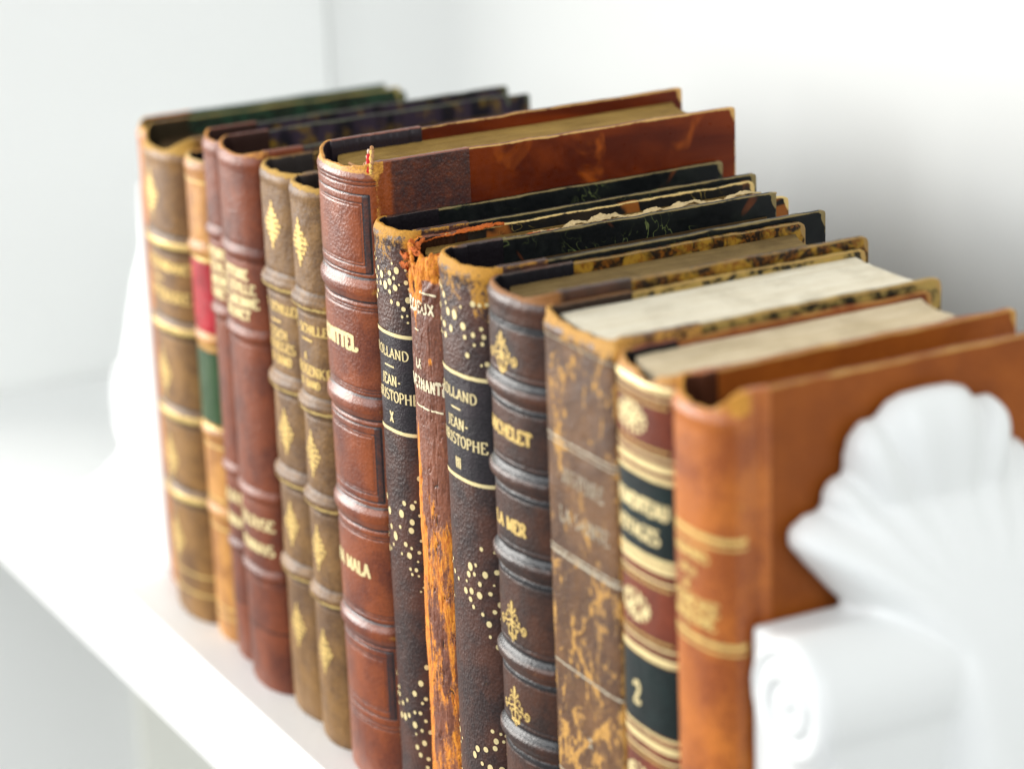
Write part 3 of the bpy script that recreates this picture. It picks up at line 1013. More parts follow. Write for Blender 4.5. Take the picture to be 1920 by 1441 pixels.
def cord(name, pts, r, mat, parent, n=60, twist=0.0, seed=0):
    P = np.array(pts, float)
    q = np.linspace(0, len(P) - 1, n)
    i = np.arange(len(P))
    C = np.stack([np.interp(q, i, P[:, k]) for k in range(3)], 1)
    for _ in range(2):
        C[1:-1] = (C[:-2] + 2 * C[1:-1] + C[2:]) / 4
    V, m = [], 8
    for k in range(n):
        t = C[min(k + 1, n - 1)] - C[max(k - 1, 0)]
        t = Vector(t).normalized()
        a = t.orthogonal().normalized()
        bb = t.cross(a)
        rr = r * (0.85 + 0.3 * float(vn(k * 0.7, seed, seed))) * (1 + twist * math.sin(k * 1.1))
        for j in range(m):
            an = 2 * math.pi * j / m + k * twist
            p = Vector(C[k]) + a * math.cos(an) * rr + bb * math.sin(an) * rr
            V.append(tuple(p))
    F = []
    for k in range(n - 1):
        for j in range(m):
            j2 = (j + 1) % m
            F.append((k * m + j, k * m + j2, (k + 1) * m + j2, (k + 1) * m + j))
    F.append(tuple(range(m)))
    F.append(tuple((n - 1) * m + j for j in range(m)))
    return mesh_obj(name, V, F, mat, parent)


M_cord = plain('frayed_brown_cord', (0.42, 0.22, 0.08), 0.9, 0.2, 0.12, 900, 0.5, 900)
M_yel = plain('yellow_thread', (0.80, 0.55, 0.16), 0.9, 0.2, 0.08, 900, 0.5, 900)
M_redt = plain('red_thread', (0.55, 0.015, 0.02), 0.8, 0.2, 0.04, 900, 0.5, 900)
M_whi = plain('white_thread', (0.80, 0.62, 0.50), 0.9, 0.2, 0.08, 900, 0.5, 900)
hb = cord('headband', [(3.0, 6.5, 223.2), (8, 6.0, 223.2), (12.5, 6.6, 223.6), (14.0, 8.6, 226), (14.5, 9.4, 229.5), (16.0, 9.0, 231), (17.6, 8.4, 229.8),
                       (18.6, 7.6, 226.5), (18.8, 7.0, 223.4)], 0.55, M_cord, b, 80, 0.25, 3)
cord('thread', [(15.6, 8.0, 230.2), (15.4, 7.4, 227.5), (16.0, 6.8, 224.5), (16.6, 6.5, 222.4)], 0.42, M_whi, hb, 24, 0.3, 1)
cord('thread', [(16.4, 7.8, 228.8), (16.7, 7.2, 226.6), (17.2, 6.7, 224.2), (17.6, 6.5, 222.4)], 0.85, M_redt, hb, 24, 0.1, 2)
cord('thread', [(17.2, 8.2, 230.2), (18.0, 7.5, 227.5), (18.7, 6.9, 224.5), (18.9, 6.7, 222.6)], 0.5, M_yel, hb, 24, 0.35, 4)

# --- the two matching plum books with scattered gold dots
PLUM = leather('plum_morocco', (0.112, 0.056, 0.050), (0.060, 0.031, 0.030), (0.60, 0.32, 0.06), (0.01, 0.008, 0.01), 0.40, 1000, 0.5,
               0.75, -0.02, 15.7, 1.0, 70, 0.18)
LABEL = leather('aubergine_label', (0.050, 0.032, 0.042), (0.028, 0.020, 0.030), (0.12, 0.08, 0.07), rough=0.36, grain=1500, grain_b=0.3, off=3.7, wear_bias=-0.25)
B_vein = board_mat('black_marbled_paper', 'vein', ((0.006, 0.008, 0.009), (0.016, 0.020, 0.018), (0.20, 0.24, 0.09), (0.42, 0.12, 0.03)), (0.26, 0.24, 0.16), 0.4,
                   off=2.4, edge_k=0.7)


def wear_plum(u, z, s):
    w = 0.62 * sstep(182, 207, z + 9 * (fbm(u * 0.25, z * 0.1, 3) - 0.5) * 2)
    w += 0.30 * np.exp(-((u - s.hinge * 0.95) / 1.6) ** 2) * (0.4 + vn(u * 0.1, z * 0.06, 8))
    w += 0.22 * sstep(0.62, 0.8, fbm(u * 0.12, z * 0.06, 12))
    return w


def dots(sp, parent, zc, zh, um, rs, z0=-9, z1=999, n=50):
    d = Deco(sp, 0.16)
    pts = []
    for _ in range(1500):
        if len(pts) > n:
            break
        u = rs.uniform(-um, um)
        z = zc + rs.uniform(-zh, zh)
        if not (z0 < z < z1) or abs(z - zc) / zh > 0.12 + 0.95 * abs(u) / um:
            continue
        r = max(0.4, (1.0 - 0.4 * abs(u) / um) * rs.uniform(0.55, 1.55))
        if any((u - a) ** 2 + (z - b_) ** 2 < (r + c + 0.7) ** 2 for a, b_, c in pts):
            continue
        pts.append((u, z, r))
        d.blob(u, z, r, r * rs.uniform(0.9, 1.15), 12)
    d.build('gilt_dots', GOLD_P, parent)


def plum_book(x0, x1, yf, D, H, seed, num, label, zs, dcs, uc, wd=1.0):
    W = x1 - x0
    sp = Spine(W, H, 0.23 * W + 0.4, p=2.15, strip=26, seed=seed, wob=0.28, jdip=0.6)
    b = book('dotted_book', label, x0, x1, yf, D, sp, PLUM, B_vein, P_dark, Hb=H - 0.4, step=0.4, recess=8, rim=0.5, wear=wear_plum, joint=10)
    b0 = b.children[0]
    zt, zb = zs
    lp = Deco(sp, 0.10)
    lp.rect(-sp.hinge * 1.02, sp.hinge * 1.02, zb + 0.3, zt - 0.3)
    lo = lp.build('label_panel', LABEL, b, 'smooth dark label between two gold lines')
    lines(sp, [(zt, 0.62), (zb, 0.62)], GOLD_P, b, frac=1.04, off=0.26, jag=0.1)
    k = (zt - zb) / 33.9
    tline(sp, lo, 'ROLLAND', uc, zt - 6.6 * k, 3.3, 1.12 * wd, 0.18, 0.075, 'author_text', GOLD_P, 0.22, track=0.08)
    dash(sp, lo, uc - 3.0, uc + 3.0, zt - 11.4 * k, 0.55, GOLD_P, 0.22)
    tline(sp, lo, 'JEAN-', uc + 0.3, zt - 16.2 * k, 3.5, 1.02 * wd, 0.18, 0.075, 'title_text', GOLD_P, 0.22)
    tline(sp, lo, 'CHRISTOPHE', uc, zt - 21.6 * k, 3.6, 1.0 * wd, 0.18, 0.075, 'title_text', GOLD_P, 0.22)
    tline(sp, lo, num, uc, zt - 29.2 * k, 3.5, 0.85, 0.24, 0.11, 'volume_number', GOLD_P, 0.22)
    r2 = np.random.RandomState(seed)
    for zc, zh, a, c_ in dcs:
        dots(sp, b0, zc, zh, sp.hinge * 0.96, r2, a, c_)
    return b


plum_book(31.6, 55.9, 1.6, 137, 208.5, 31, 'X', 'plum book with scattered gold dots, touching the side of the tallest book', (172.8, 139.1),
          ((190, 14, 170, 198), (103, 22, 70, 130), (36, 22, 5, 62)), 1.5, 0.90)

# --- the torn orange book
TORN = leather('torn_suede_calf', (0.27, 0.125, 0.095), (0.15, 0.066, 0.052), (0.66, 0.17, 0.018), (0.03, 0.012, 0.006), 0.45, 1000, 0.35,
               0.95, 0.0, 21.9, 0.22, 55, 0.3, wear2=(0.86, 0.37, 0.06))


def torn_d(u, z, s):
    k = sstep(178, 203, z)
    d = k * (2.0 * (fbm(u * 0.35, z * 0.25, 61) - 0.45) + 0.9 * (fbm(u * 1.1, z * 0.8, 62) - 0.5))
    d = d - 2.2 * k * np.exp(-(((u + 3.5) / 1.5) ** 2 + ((z - 194) / 4.0) ** 2))
    m = 0.45 * (fbm(u * 0.5, z * 0.09, 63) - 0.5) + 0.25 * (fbm(u * 1.6, z * 0.35, 64) - 0.5)
    cr = np.abs(fbm(u * 0.35 + 4, z * 0.035, 65) - 0.5)
    return d + m - 0.5 * np.exp(-(cr / 0.012) ** 2)


def torn_wear(u, z, s):
    w = 0.08 + 1.0 * sstep(186, 195, z + 7 * (vn(u * 0.4, z * 0, 5) - 0.3)) * (1 - 0.9 * sstep(2.0, 4.5, u) * sstep(199, 195, z))
    w += 0.75 * np.exp(-((u + 1.5 - 0.04 * (z - 190)) / 1.6) ** 2) * sstep(170, 186, z)
    w += 0.52 * sstep(150, 95, z + 26 * (fbm(u * 0.3, z * 0.05, 15) - 0.5))
    w -= 0.30 * sstep(0.56, 0.66, fbm(u * 0.22, z * 0.045, 44)) * (z < 130)
    w += 0.45 * sstep(-1, -5, u) * sstep(160, 138, z)
    w += 0.35 * sstep(s.hinge - 2.0, s.hinge, u)
    w -= 0.35 * np.exp(-(((u - 2.5) / 3) ** 2 + ((z - 78) / 12) ** 2))
    w -= 0.45 * np.exp(-(((u - 1) / 3) ** 2 + ((z - 40) / 9) ** 2))
    w += 0.8 * np.exp(-(((u - 6) / 1.0) ** 2 + ((z - 170) / 2.0) ** 2))
    return w


def torn_dark(u, z, s):
    cr = np.abs(fbm(u * 0.35 + 4, z * 0.035, 65) - 0.5)
    return 0.85 * np.exp(-(cr / 0.008) ** 2) + 1.0 * np.exp(-(((u + 3.5) / 1.3) ** 2 + ((z - 193.5) / 3.4) ** 2))  # cracks darkened; the torn hollow's shade is painted in


sp = Spine(23.8, 204.5, 6.0, p=2.1, strip=24, seed=41, wob=0.4, extra=torn_d, head=0.2, jdip=0.4)
B9 = board_mat('rubbed_black_paper', 'vein', ((0.010, 0.010, 0.010), (0.035, 0.026, 0.018), (0.22, 0.20, 0.09), (0.30, 0.12, 0.04)), (0.70, 0.56, 0.32), 0.5, off=9.1, edge_k=1.1)
b = book('torn_book', 'book with badly torn orange spine and ripped cap, between two dotted plum books', 56, 79.8, 2.1, 134, sp, TORN, B9, P_tan,
         Hb=206.5, step=0.36, recess=3.6, rim=4.2, wear=torn_wear, ink_shade=torn_dark, rimfreq=0.42, ragged=1.6, corner=3.0, joint=9)
b0 = b.children[0]
CREAM = gold('cream_lettering', (0.86, 0.74, 0.50), (0.30, 0.14, 0.08), 0.40, 5.0, 0.1)
tline(sp, b0, 'DELIEUX', -0.6, 187.4, 3.7, 0.98, 0.21, mat=CREAM, name='author_text', off=0.18, serif=False)
dash(sp, b0, -2.8, 0.2, 179.2, 0.5, CREAM, 0.18)
tline(sp, b0, 'LA', -1.0, 168.0, 3.2, 0.8, 0.2, mat=CREAM, off=0.18, serif=False)
tline(sp, b0, 'GOUVERNANTE', -1.6, 161.2, 4.0, 0.70, 0.20, mat=CREAM, off=0.18, serif=False, track=0.12)
lines(sp, [(192.6, 0.35)], CREAM, b0, u0=2.0, u1=10.0)
lines(sp, [(153.3, 0.32)], CREAM, b0, u0=-5, u1=10.5)

# torn leather and paper shreds along the top edge


def shred(name, mat, parent, pts, width, seed, lift=1.2, rough=1.0, label=None):
    """crumpled ragged strip following pts (x,y,z) with real thickness"""
    P = np.array(pts, float)
    L = np.concatenate([[0], np.cumsum(np.linalg.norm(np.diff(P, axis=0), axis=1))])
    n = max(8, int(L[-1] / 0.4))
    q = np.linspace(0, L[-1], n)
    C = np.stack([np.interp(q, L, P[:, k]) for k in range(3)], 1)
    m = 9
    V = []
    for side in (1, -1):
        for i in range(n):
            e = min(1.0, min(i, n - 1 - i) / (0.18 * n) + 0.1)
            w = width * e * (0.55 + 0.9 * float(vn(q[i] * 0.55, 3, seed)))
            for j in range(m):
                f = j / (m - 1) * 2 - 1
                x = C[i, 0] + f * w / 2
                z = C[i, 2] + lift * (float(fbm(q[i] * 0.35 + f, f * 1.3, seed)) - 0.35) * (1 - 0.2 * abs(f)) * 1.6
                z += rough * 0.5 * (float(vn(q[i] * 1.7, f * 3, seed + 3)) - 0.5)
                y = C[i, 1] + rough * 0.8 * (float(vn(q[i] * 1.1, f * 2, seed + 6)) - 0.5)
                V.append((x, y, z + side * 0.16))
    F = grid_faces(m, n)
    k = n * m
    F += [tuple(k + a for a in f[::-1]) for f in grid_faces(m, n)]
    for i in range(n - 1):
        for j, fl in ((0, 1), (m - 1, 0)):
            a, c = i * m + j, (i + 1) * m + j
            F.append((a, c, c + k, a + k) if fl else (c, a, a + k, c + k))
    for i in (0, n - 1):
        for j in range(m - 1):
            a = i * m + j
            F.append((a, a + 1, a + 1 + k, a + k) if i else (a + 1, a, a + k, a + 1 + k))
    N_ = len(V)
    o = mesh_obj(name, V, F, mat, parent, attrs={'wear': [0.9] * N_, 'ink_shade': [0.0] * N_})
    if label:
        o['label'] = label
    return o


M_flk = plain('torn_board_fibre', (0.50, 0.37, 0.19), 0.95, 0.1, 0.10, 300, 0.9, 700)
M_flp = plain('torn_paper', (0.50, 0.38, 0.20), 0.9, 0.15, 0.06, 400, 0.6, 900)
M_ors = leather('orange_suede', (0.42, 0.10, 0.016), (0.22, 0.05, 0.012), (0.58, 0.15, 0.02), (0.03, 0.01, 0.005), 0.8, 900, 0.8, 0.9, 0.1, 2.2, 1.0, 300, 0.5)
shred('torn_leather', M_ors, b, [(-9.5, 8, 205.0), (-9.8, 18, 206.2), (-9.6, 30, 206.5), (-9.6, 37, 206.4)], 2.6, 71, 1.3)
shred('torn_leather', M_ors, b, [(-3, 2.2, 203.2), (-7, 4.4, 205.0), (-9.5, 8, 206)], 3.0, 72, 1.8)
shred('torn_leather', M_ors, b, [(10.0, 10, 204.8), (9.8, 24, 206.3), (9.9, 40, 206.9), (9.8, 48, 206.8)], 2.2, 73, 1.1)
shred('torn_leather', M_ors, b, [(3, 5, 203.4), (7, 9, 204.4), (8.6, 18, 205.4), (8.4, 30, 205.9)], 2.4, 74, 1.4)
shred('torn_leather', M_ors, b, [(-10.5, 4.2, 201.8), (-8.0, 2.6, 203.4), (-4, 1.6, 203.6), (1, 1.4, 202.8)], 2.8, 75, 2.0)
shred('torn_leather', M_ors, b, [(-13.2, 5.5, 199.5), (-12.4, 2.6, 201.0), (-9.5, 0.6, 201.8), (-6, -0.4, 201.0)], 5.2, 91, 3.0)
shred('torn_leather', M_ors, b, [(-13.4, 4.0, 194.0), (-11.6, 1.2, 197.0), (-8.6, -0.6, 199.0), (-4, -0.9, 199.5)], 4.4, 92, 3.0)
shred('torn_leather', M_ors, b, [(-12.0, 6.5, 204.2), (-9.0, 3.0, 205.0), (-4.0, 1.2, 204.8), (1.0, 1.6, 204.0)], 3.8, 94, 2.4)
shred('torn_leather', M_ors, b, [(-12.6, 9.0, 203.4), (-12.8, 20, 205.2), (-12.2, 34, 206.0)], 2.4, 93, 1.6)
shred('torn_board_edge', M_flk, b, [(9.9, 40, 207.0), (10.0, 60, 207.4), (9.9, 85, 207.3), (9.9, 112, 207.2), (9.8, 130, 206.7)], 3.4, 76, 0.9)
shred('torn_board_edge', M_flk, b, [(7.8, 12, 205.2), (8.6, 28, 206.4), (9.0, 48, 206.9)], 3.0, 77, 1.0)
for i, (y0, L_, w_, li) in enumerate(((49, 9, 3.0, 1.6), (56, 17, 4.2, 2.6), (78, 9, 2.6, 1.4), (88, 15, 3.4, 2.0), (110, 14, 3.0, 1.8))):
    shred('torn_paper_scrap', M_flp, b, [(9.2, y0, 207.2), (8.6, y0 + L_ * .4, 208.0), (9.0, y0 + L_ * .7, 208.2), (9.5, y0 + L_, 207.3)], w_, 80 + i, li * 0.6, 0.9)

plum_book(80, 111.8, 0.3, 129, 209, 33, 'III', 'plum book with scattered gold dots, between torn orange book and dark ribbed book', (173.1, 138.3),
          ((190, 19, 170, 200), (103, 22, 70, 130), (38, 22, 5, 62)), 0.4, 1.02)

# --- dark brown book with thick ribs
DARK = leather('dark_brown_morocco', (0.105, 0.050, 0.032), (0.055, 0.027, 0.020), (0.30, 0.15, 0.06), (0.012, 0.011, 0.013), 0.38, 1000, 0.35,
               0.5, -0.1, 27.7, 1.0, 60, 0.2)
DB = (177.0, 148.8, 121.4, 88.2, 61.7, 33.0)
sp = Spine(37.8, 207.5, 8.4, p=2.1, strip=34, bands=DB, hw=2.3, amp=1.55, seed=17, wob=0.22, jdip=0.5,
           grooves=(198.5, 197.2, 183.0, 171.2, 154.6, 143.0, 127.4, 115.6, 94.2, 82.4, 67.6, 55.8))


def ink11(u, z, s):
    o = np.zeros_like(u)
    for b_ in DB:
        o += 1.15 * np.exp(-((z - b_ - 3.2) / 1.6) ** 2) + 0.8 * np.exp(-((z - b_ + 4.6) / 1.0) ** 2)
        o -= 0.5 * np.exp(-((z - b_ + 1.0) / 1.2) ** 2)
    for g in s.grooves:
        o += 0.6 * np.exp(-((z - g) / 0.4) ** 2)
    o += 0.6 * np.exp(-((z - 197.8) / 1.6) ** 2)
    return o * (np.abs(u) < s.hinge + 1.5)


def wear11(u, z, s):
    w = 0.25 * sstep(200, 207, z)
    for b_ in DB:
        w += 0.20 * np.exp(-((z - b_ + 0.9) / 1.2) ** 2)
    return w * (np.abs(u) < s.hinge + 1)


B_tor = board_mat('tortoiseshell_paper', 'tortoise', ((0.30, 0.20, 0.045), (0.022, 0.013, 0.007), (0.16, 0.075, 0.02)), (0.34, 0.26, 0.15), 0.4, off=6.6, edge_k=0.7)
P11 = page_mat('speckled_brown_pages', (0.36, 0.30, 0.19), (0.22, 0.18, 0.11), 0.6, 6.0)
b = book('ribbed_book', 'dark brown book with thick blackened ribs and gold curled ornaments on its spine', 112, 149.8, 0, 119.5, sp, DARK, B_tor, P11,
         Hb=209, step=0.42, recess=3.6, rim=0.6, wear=wear11, ink_shade=ink11, joint=14, corner=3, near_top=210, far_top=207)
b0 = b.children[0]
for z in (190.0, 101.3, 72.5):
    d = Deco(sp, 0.14)
    fleuron(d, -1.6, z - 0.5 if z < 180 else z - 2.0, 1.05)
    d.build('gilt_ornament', GOLD, b0)
tline(sp, b0, 'MICHELET', -0.4, 163.6, 4.1, 1.0, 0.32, 0.12, 'author_text', GOLD, track=0.07)
tline(sp, b0, 'LA MER', -1.2, 133.4, 4.1, 1.0, 0.32, 0.12, 'title_text', GOLD, track=0.07)

# --- scratched brown flat-backed book with cream pages
SCR = leather('scratched_brown_calf', (0.195, 0.118, 0.060), (0.095, 0.054, 0.028), (0.52, 0.29, 0.09), (0.03, 0.02, 0.015), 0.44, 1000, 0.3,
              1.15, 0.0, 30.2, 0.55, 60, 0.35, wear2=(0.62, 0.37, 0.13))


def wear12(u, z, s):
    w = 0.42 * sstep(196, 205, z) + 0.40 * np.exp(-((np.abs(u) - s.hinge + 0.5) / 1.6) ** 2)
    c1 = np.abs(fbm(u * 0.10, z * 0.07, 91) - 0.5)
    c2 = np.abs(fbm(u * 0.16 + 9, z * 0.05, 92) - 0.5)
    w += 0.30 * np.exp(-(c1 / 0.03) ** 2) + 0.26 * np.exp(-(c2 / 0.025) ** 2)
    w += 0.4 * np.exp(-(((u + 12) / 4) ** 2 + ((z - 172) / 8) ** 2))
    w += 0.35 * np.exp(-((z - 75 - 0.9 * u) / 1.3) ** 2) * (np.abs(u) < 14) + 0.3 * np.exp(-((z - 100 + 0.8 * u) / 1.2) ** 2) * (np.abs(u) < 12)
    w += 0.16 + 0.16 * sstep(170, 60, z)
    return w


sp = Spine(41.8, 205, 2.6, p=4.5, strip=30, seed=19, wob=0.3, jdip=0.5)
P12 = page_mat('cream_pages', (0.82, 0.79, 0.70), (0.60, 0.55, 0.45), 0.5, 8.0)
B12 = board_mat('blotched_paper', 'tortoise', ((0.36, 0.28, 0.12), (0.020, 0.018, 0.012), (0.30, 0.25, 0.12)), (0.45, 0.34, 0.18), 0.45, off=8.4, edge_k=0.8)
b = book('scratched_book', 'scratched brown flat-backed book with a wide block of pale cream pages', 150, 191.8, 2.5, 114, sp, SCR, B12, P12,
         Hb=207, step=0.5, recess=2.2, rim=0.9, wear=wear12, joint=18, corner=3, ink_shade=lambda u, z, s: 0 * u)
b0 = b.children[0]
lines(sp, [(200.0, .25), (169.3, .35), (167.6, .22), (134.0, .3), (132.4, .55), (96.6, .4), (60, .4), (24, .4)], SILV, b0, frac=0.97, jag=0.3)
tline(sp, b0, 'HISTOIRE', 2, 158.5, 4.6, 0.85, 0.13, mat=SILV, label='faded silver lettering', track=0.12)
tline(sp, b0, 'LA SAINTE', 2, 145.8, 4.6, 0.9, 0.13, mat=SILV, label='faded silver lettering', track=0.12)
tline(sp, b0, 'X', 2, 76, 3.4, 0.8, 0.2, mat=SILV, name='volume_number')

# --- red-brown book, rich gilt bands and dark green labels
RG = leather('mahogany_calf', (0.26, 0.085, 0.055), (0.16, 0.05, 0.035), (0.60, 0.33, 0.12), rough=0.34, grain=1000, grain_b=0.2, off=33.0, wear_k=0.6, wear_bias=-0.05, tone=60)
sp = Spine(30.8, 203, 5.0, p=2.4, strip=22, seed=23, wob=0.25, jdip=0.5)
B13 = board_mat('brown_calf_side', 'plain', ((0.12, 0.035, 0.015), (0.20, 0.06, 0.025), (0.28, 0.12, 0.05)), (0.42, 0.26, 0.12), 0.4, off=8.9)
P13 = page_mat('pink_speckled_pages', (0.72, 0.64, 0.52), (0.48, 0.40, 0.29), 0.45, 9.0)
b = book('green_label_book', 'mahogany book with broad gold bands and two dark green spine labels', 192, 222.8, 1, 110, sp, RG, B13, P13,
         Hb=204.5, step=0.8, recess=2.0, rim=2.6, rimwear=1.4, joint=12, corner=3, wear=lambda u, z, s: 0.35 * np.exp(-((u + s.hinge) / 1.5) ** 2) + 0.35 * sstep(198, 203, z))
b0 = b.children[0]
M_dg = leather('dark_green_label', (0.014, 0.042, 0.040), (0.008, 0.026, 0.026), (0.10, 0.10, 0.06), rough=0.3, grain=1500, grain_b=0.15, off=4.4, wear_bias=-0.22)
GW = [(200.2, .9), (197.5, .35), (180.0, .35), (177.0, 1.1), (173.6, .8), (149.4, .8), (147.0, 1.1), (143.0, .4), (122.8, .4), (119.0, 1.2), (95.2, .5), (92.0, 1.2), (88.2, .4),
      (66, .4), (62, 1.2), (40, 1.2), (36, .5), (12, 1.0), (8, .5)]
lines(sp, GW, gold('gilt_bright', (0.95, 0.74, 0.36), (0.5, 0.3, 0.12), 0.32, 6.0, 0.4), b0)
for z in (195.2, 182.2, 141.2, 124.8, 86.5, 67.5):
    d = Deco(sp, 0.13)
    for i in range(20):
        d.blob(-13.5 + i * 1.42, z, 0.5, 0.55, 8)
    d.build('gilt_beading', GOLD, b0)
for (z0, z1) in ((150.3, 172.6), (96.0, 117.4)):
    e = Deco(sp, 0.12)
    e.rect(-sp.hinge * .96, sp.hinge * .96, z0, z1)
    lo = e.build('label_panel', M_dg, b)
    if z0 > 140:
        tline(sp, lo, 'FROMENTEAU', -1.2, 164.4, 4.4, 0.80, 0.28, mat=GOLD_P, off=0.24)
        tline(sp, lo, 'VOYAGES', -1.6, 156.2, 4.4, 0.92, 0.28, mat=GOLD_P, off=0.24)
    else:
        tline(sp, lo, '2', -3.0, 105.2, 7.0, 0.8, 0.24, 0.09, 'volume_number', GOLD_P, 0.24)
for z in (189.2, 132.6, 78):
    d = Deco(sp, 0.14)
    for k_ in range(40):
        a = rs.uniform(0, 6.28)
        q = math.sqrt(rs.uniform(0, 1))
        d.blob(-3.2 + 7.2 * q * math.cos(a), z + 3.6 * q * math.sin(a), rs.uniform(.7, 1.3), rs.uniform(.5, .9), 9, rs.uniform(0, 3))
    for a in np.linspace(0, 6.28, 17)[:-1]:
        d.blob(-3.2 + 7.8 * math.cos(a), z + 4.3 * math.sin(a), 0.9, 0.7, 8)
    d.build('gilt_ornament', GOLD_P, b0)

# --- nearest book, orange tan with a plain brown side
ORT = leather('orange_tan_calf', (0.52, 0.215, 0.055), (0.30, 0.105, 0.026), (0.66, 0.33, 0.07), (0.06, 0.02, 0.01), 0.4, 900, 0.22, 0.5, -0.02, 36.0, 0.6, 50, 0.3)
B14 = board_mat('brown_cloth_side', 'plain', ((0.19, 0.060, 0.016), (0.26, 0.086, 0.021), (0.34, 0.13, 0.035)), (0.55, 0.36, 0.16), 0.45, off=11.0, edge_k=0.4)
sp = Spine(29.8, 202.5, 7.0, p=2.2, strip=16.5, seed=29, wob=0.25, jdip=0.8, jy=5.5, head=1.4)
b = book('orange_tan_book', 'orange-tan book with plain brown side, touching the large foreground bookend', 223, 252.8, -0.4, 118, sp, ORT, B14, page_mat('shadowed_pages', (0.10, 0.07, 0.04), (0.05, 0.03, 0.02), 0.4),  # dark page colour stands in for shade deep between the covers
         Hb=207.5, step=0.8, recess=13, rim=1.0, joint=7.5, corner=2, bt=2.8, near_top=207.5, far_top=205.5,
         ink_shade=lambda u, z, s: 0.35 * np.exp(-((u - s.hinge - 5.5) / 1.1) ** 2), wear=lambda u, z, s: 0.25 * sstep(s.hinge - 5, s.hinge - 1, u) * sstep(s.hinge + 3, s.hinge, u))
b0 = b.children[0]
lines(sp, [(166.2, .8), (164.0, .35), (135.6, .8), (133.4, .35)], GOLD, b0, frac=1.08)
for n_, (s_, u_, z_, h_, w_) in enumerate((('MEMOIRES', -0.5, 160.0, 3.0, .85), ('SUR LA', -2, 154.6, 2.4, .8), ('DE', -2.5, 150.0, 2.6, .8),
                                           ('FRANCAISE', 0.4, 145.6, 3.6, .85), ('MODERNE', 0.0, 141.2, 3.6, .9), ('I', -3.0, 137.6, 2.6, .8))):
    tline(sp, b0, s_, u_, z_, h_, w_, 0.28, mat=GOLD)

# ------------------------------------------------------------------ the bookends
M_porc = plain('white_glazed_plaster', (0.72, 0.735, 0.73), 0.48, 0.35, 0.015, 40, 0.12, 500, coat=0.12)
# half outline of the scalloped leaf (y from centre, z), tip to stem, mm
HALF = [(0, 200), (8, 199.5), (14, 197.5), (16.2, 194), (21, 194.5), (25.5, 190), (27, 184), (26.2, 180), (31, 179.5), (34, 175.5), (33.6, 171.5), (39, 171), (44, 168), (45, 164), (40, 157.5), (31, 147)]


def leaf_mesh(yc, scale, dirx, x0, zb=0.0, lz=1.0, big=True):
    out = [(y, z * lz) for y, z in HALF] + [(22, 138), (24, 120), (26, 100), (28, 60), (30, 20), (30, 0)]
    R_ = [(yc + y * scale, zb + z * scale) for y, z in out]
    L_ = [(yc - y * scale, zb + z * scale) for y, z in out[1:]][::-1]
    poly = np.array(L_ + R_)
    # resample
    Q = np.vstack([poly, poly[:1]])
    s = np.concatenate([[0], np.cumsum(np.hypot(*np.diff(Q, axis=0).T))])
    n = 260
    q = np.linspace(0, s[-1], n, endpoint=False)
    P = np.stack([np.interp(q, s, Q[:, 0]), np.interp(q, s, Q[:, 1])], 1)
    c = np.array([yc, zb + 110 * scale])
    m = 34
    V, nr = [], m
    for side in (0, 1):
        for j in range(m):
            f = 1 - (j / (m - 1)) ** 1.3
            for i in range(n):
                # medial axis target: same height on the centre line
                cc = np.array([yc, np.clip(P[i, 1], zb + 8, zb + 150 * scale)])
                y, z = P[i] * f + cc * (1 - f)
                if side == 0:
                    h = 11 * (1 - f ** 5) ** 0.5 + 3
                    ang = math.atan2(abs(y - yc), z - (zb + 138 * lz))
                    if z > zb + 138 * lz:
                        for ac, dp in ((0.28, 4.6), (0.56, 4.0), (0.80, 3.6), (0.0, 0.8)):
                            h -= dp * math.exp(-((ang - ac) / 0.075) ** 2) * f ** 2.0
                    h += (52 * (1 - math.exp(-max(0, 172 - z) * 0.9 / 44)) * (1 - f ** 6) if big else max(0, 150 - z) * 0.2)
                else:
                    h = 0.0 - 0.0 * f
                V.append((x0 + dirx * h, y, z))
    F = []
    for side in (0, 1):
        o = side * m * n
        for j in range(m - 1):
            for i in range(n):
                i2 = (i + 1) % n
                fc = (o + j * n + i, o + j * n + i2, o + (j + 1) * n + i2, o + (j + 1) * n + i)
                F.append(fc if side == 0 else fc[::-1])
    o = m * n
    for i in range(n):
        i2 = (i + 1) % n
        F.append((i, o + i, o + i2, i2))
    return V, F


def scroll_mesh(xc, zc, r, y0, y1, dirx):
    """volute: rolled cylinder along y with a spiral groove cut in its end"""
    V, F = [], []
    n, rings = 96, 40
    for e, (yy, sg) in enumerate(((y0, 1), (y1, -1))):
        base = len(V)
        for k in range(rings):
            rr = r * (k + 1) / rings
            for i in range(n):
                a = 2 * math.pi * i / n
                ph = (rr / r * 2.6 - a * dirx / (2 * math.pi)) % 1.0
                g = 3.6 * math.exp(-((ph - 0.5) / 0.16) ** 2) * (rr / r < 0.93)
                rnd = 3.0 * max(0, rr / r - 0.82) ** 2 / 0.0324 * 1.0
                V.append((xc + rr * math.cos(a), yy + sg * (g + rnd), zc + rr * math.sin(a)))
        for k in range(rings - 1):
            for i in range(n):
                i2 = (i + 1) % n
                f = (base + k * n + i, base + k * n + i2, base + (k + 1) * n + i2, base + (k + 1) * n + i)
                F.append(f if e == 0 else f[::-1])
        cfc = tuple(base + i for i in range(n))
        F.append(cfc[::-1] if e == 0 else cfc)
    a0, b_0 = (rings - 1) * n, (2 * rings - 1) * n
    for i in range(n):
        i2 = (i + 1) % n
        F.append((a0 + i2, a0 + i, b_0 + i, b_0 + i2)[::-1])
    return V, F


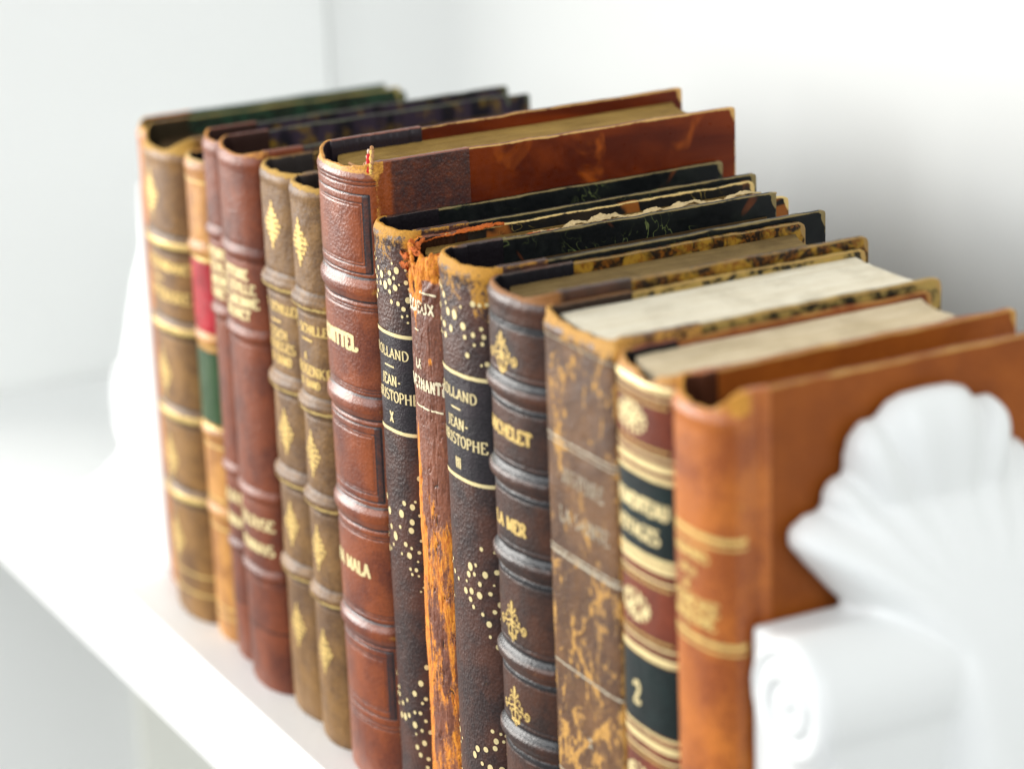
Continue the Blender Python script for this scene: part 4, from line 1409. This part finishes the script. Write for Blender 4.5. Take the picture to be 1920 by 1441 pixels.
def block_mesh(pts, y0, y1):
    """closed prism of an x-z outline from y0 to y1"""
    n = len(pts)
    V = [(x, y0, z) for x, z in pts] + [(x, y1, z) for x, z in pts]
    F = [tuple(range(n)), tuple(range(2 * n - 1, n - 1, -1))]
    for i in range(n):
        j = (i + 1) % n
        F.append((i, i + n, j + n, j))
    return V, F


def bookend(label, x0, yc, dirx, lz=1.0, yf=-62, ext=0):
    t = thing('bookend', label, 'bookend', (x0 / 1000, yc / 1000, 0), 'white bookends at the two ends of the row')
    # body: one sculpted piece, fused by remeshing
    V, F = [], []

    def add(vf, mirror=False):
        v, f = vf
        k = len(V)
        V.extend(v)
        F.extend([tuple(k + i for i in q) for q in f])
    add(leaf_mesh(0, 1.0, dirx, 0.8 * dirx, 0.0, lz, lz == 1.0))
    d = dirx
    if lz == 1.0:
        add(scroll_mesh(d * 23, 127, 19, yf, 44, d))
        add(block_mesh([(d * x, z) for x, z in ((1, 1), (62, 1), (66, 8), (64, 16), (56, 22), (50, 40), (44, 70), (41, 95), (41, 127), (22, 144), (1, 142))], yf + 4, 44))
        add(scroll_mesh(d * 56, 24, 23, yf, 46, -d))
        add(block_mesh([(d * x, z) for x, z in ((1, 0.5), (84, 0.5), (86, 6), (80, 10), (1, 10))], yf - 3, 48))
    else:
        add(scroll_mesh(d * 36, 62, 24, yf, 36, d))
        add(block_mesh([(d * x, z) for x, z in ((0.5, 1), (107, 1), (107, 8), (84, 20), (62, 34), (53, 41), (50, 62), (42, 86), (20, 126), (8, 142), (5, 168), (0.5, 172))], yf + 1, 36))
    o = mesh_obj('body', V, F, M_porc, t)
    rm = o.modifiers.new('fuse', 'REMESH')
    rm.mode = 'VOXEL'
    rm.voxel_size = 0.0011
    rm.use_smooth_shade = True
    sm = o.modifiers.new('soften', 'SMOOTH')
    sm.factor = 0.6
    sm.iterations = 6
    # acanthus tongue curling over the front
    return t


bookend('large white scalloped leaf bookend in the foreground against a plain brown book side', 253.4, 64, 1, 1.0, -60)
bookend('white bookend at the far end of the row, mostly hidden behind the books', -206.6, 60, -1, 0.77, -50)
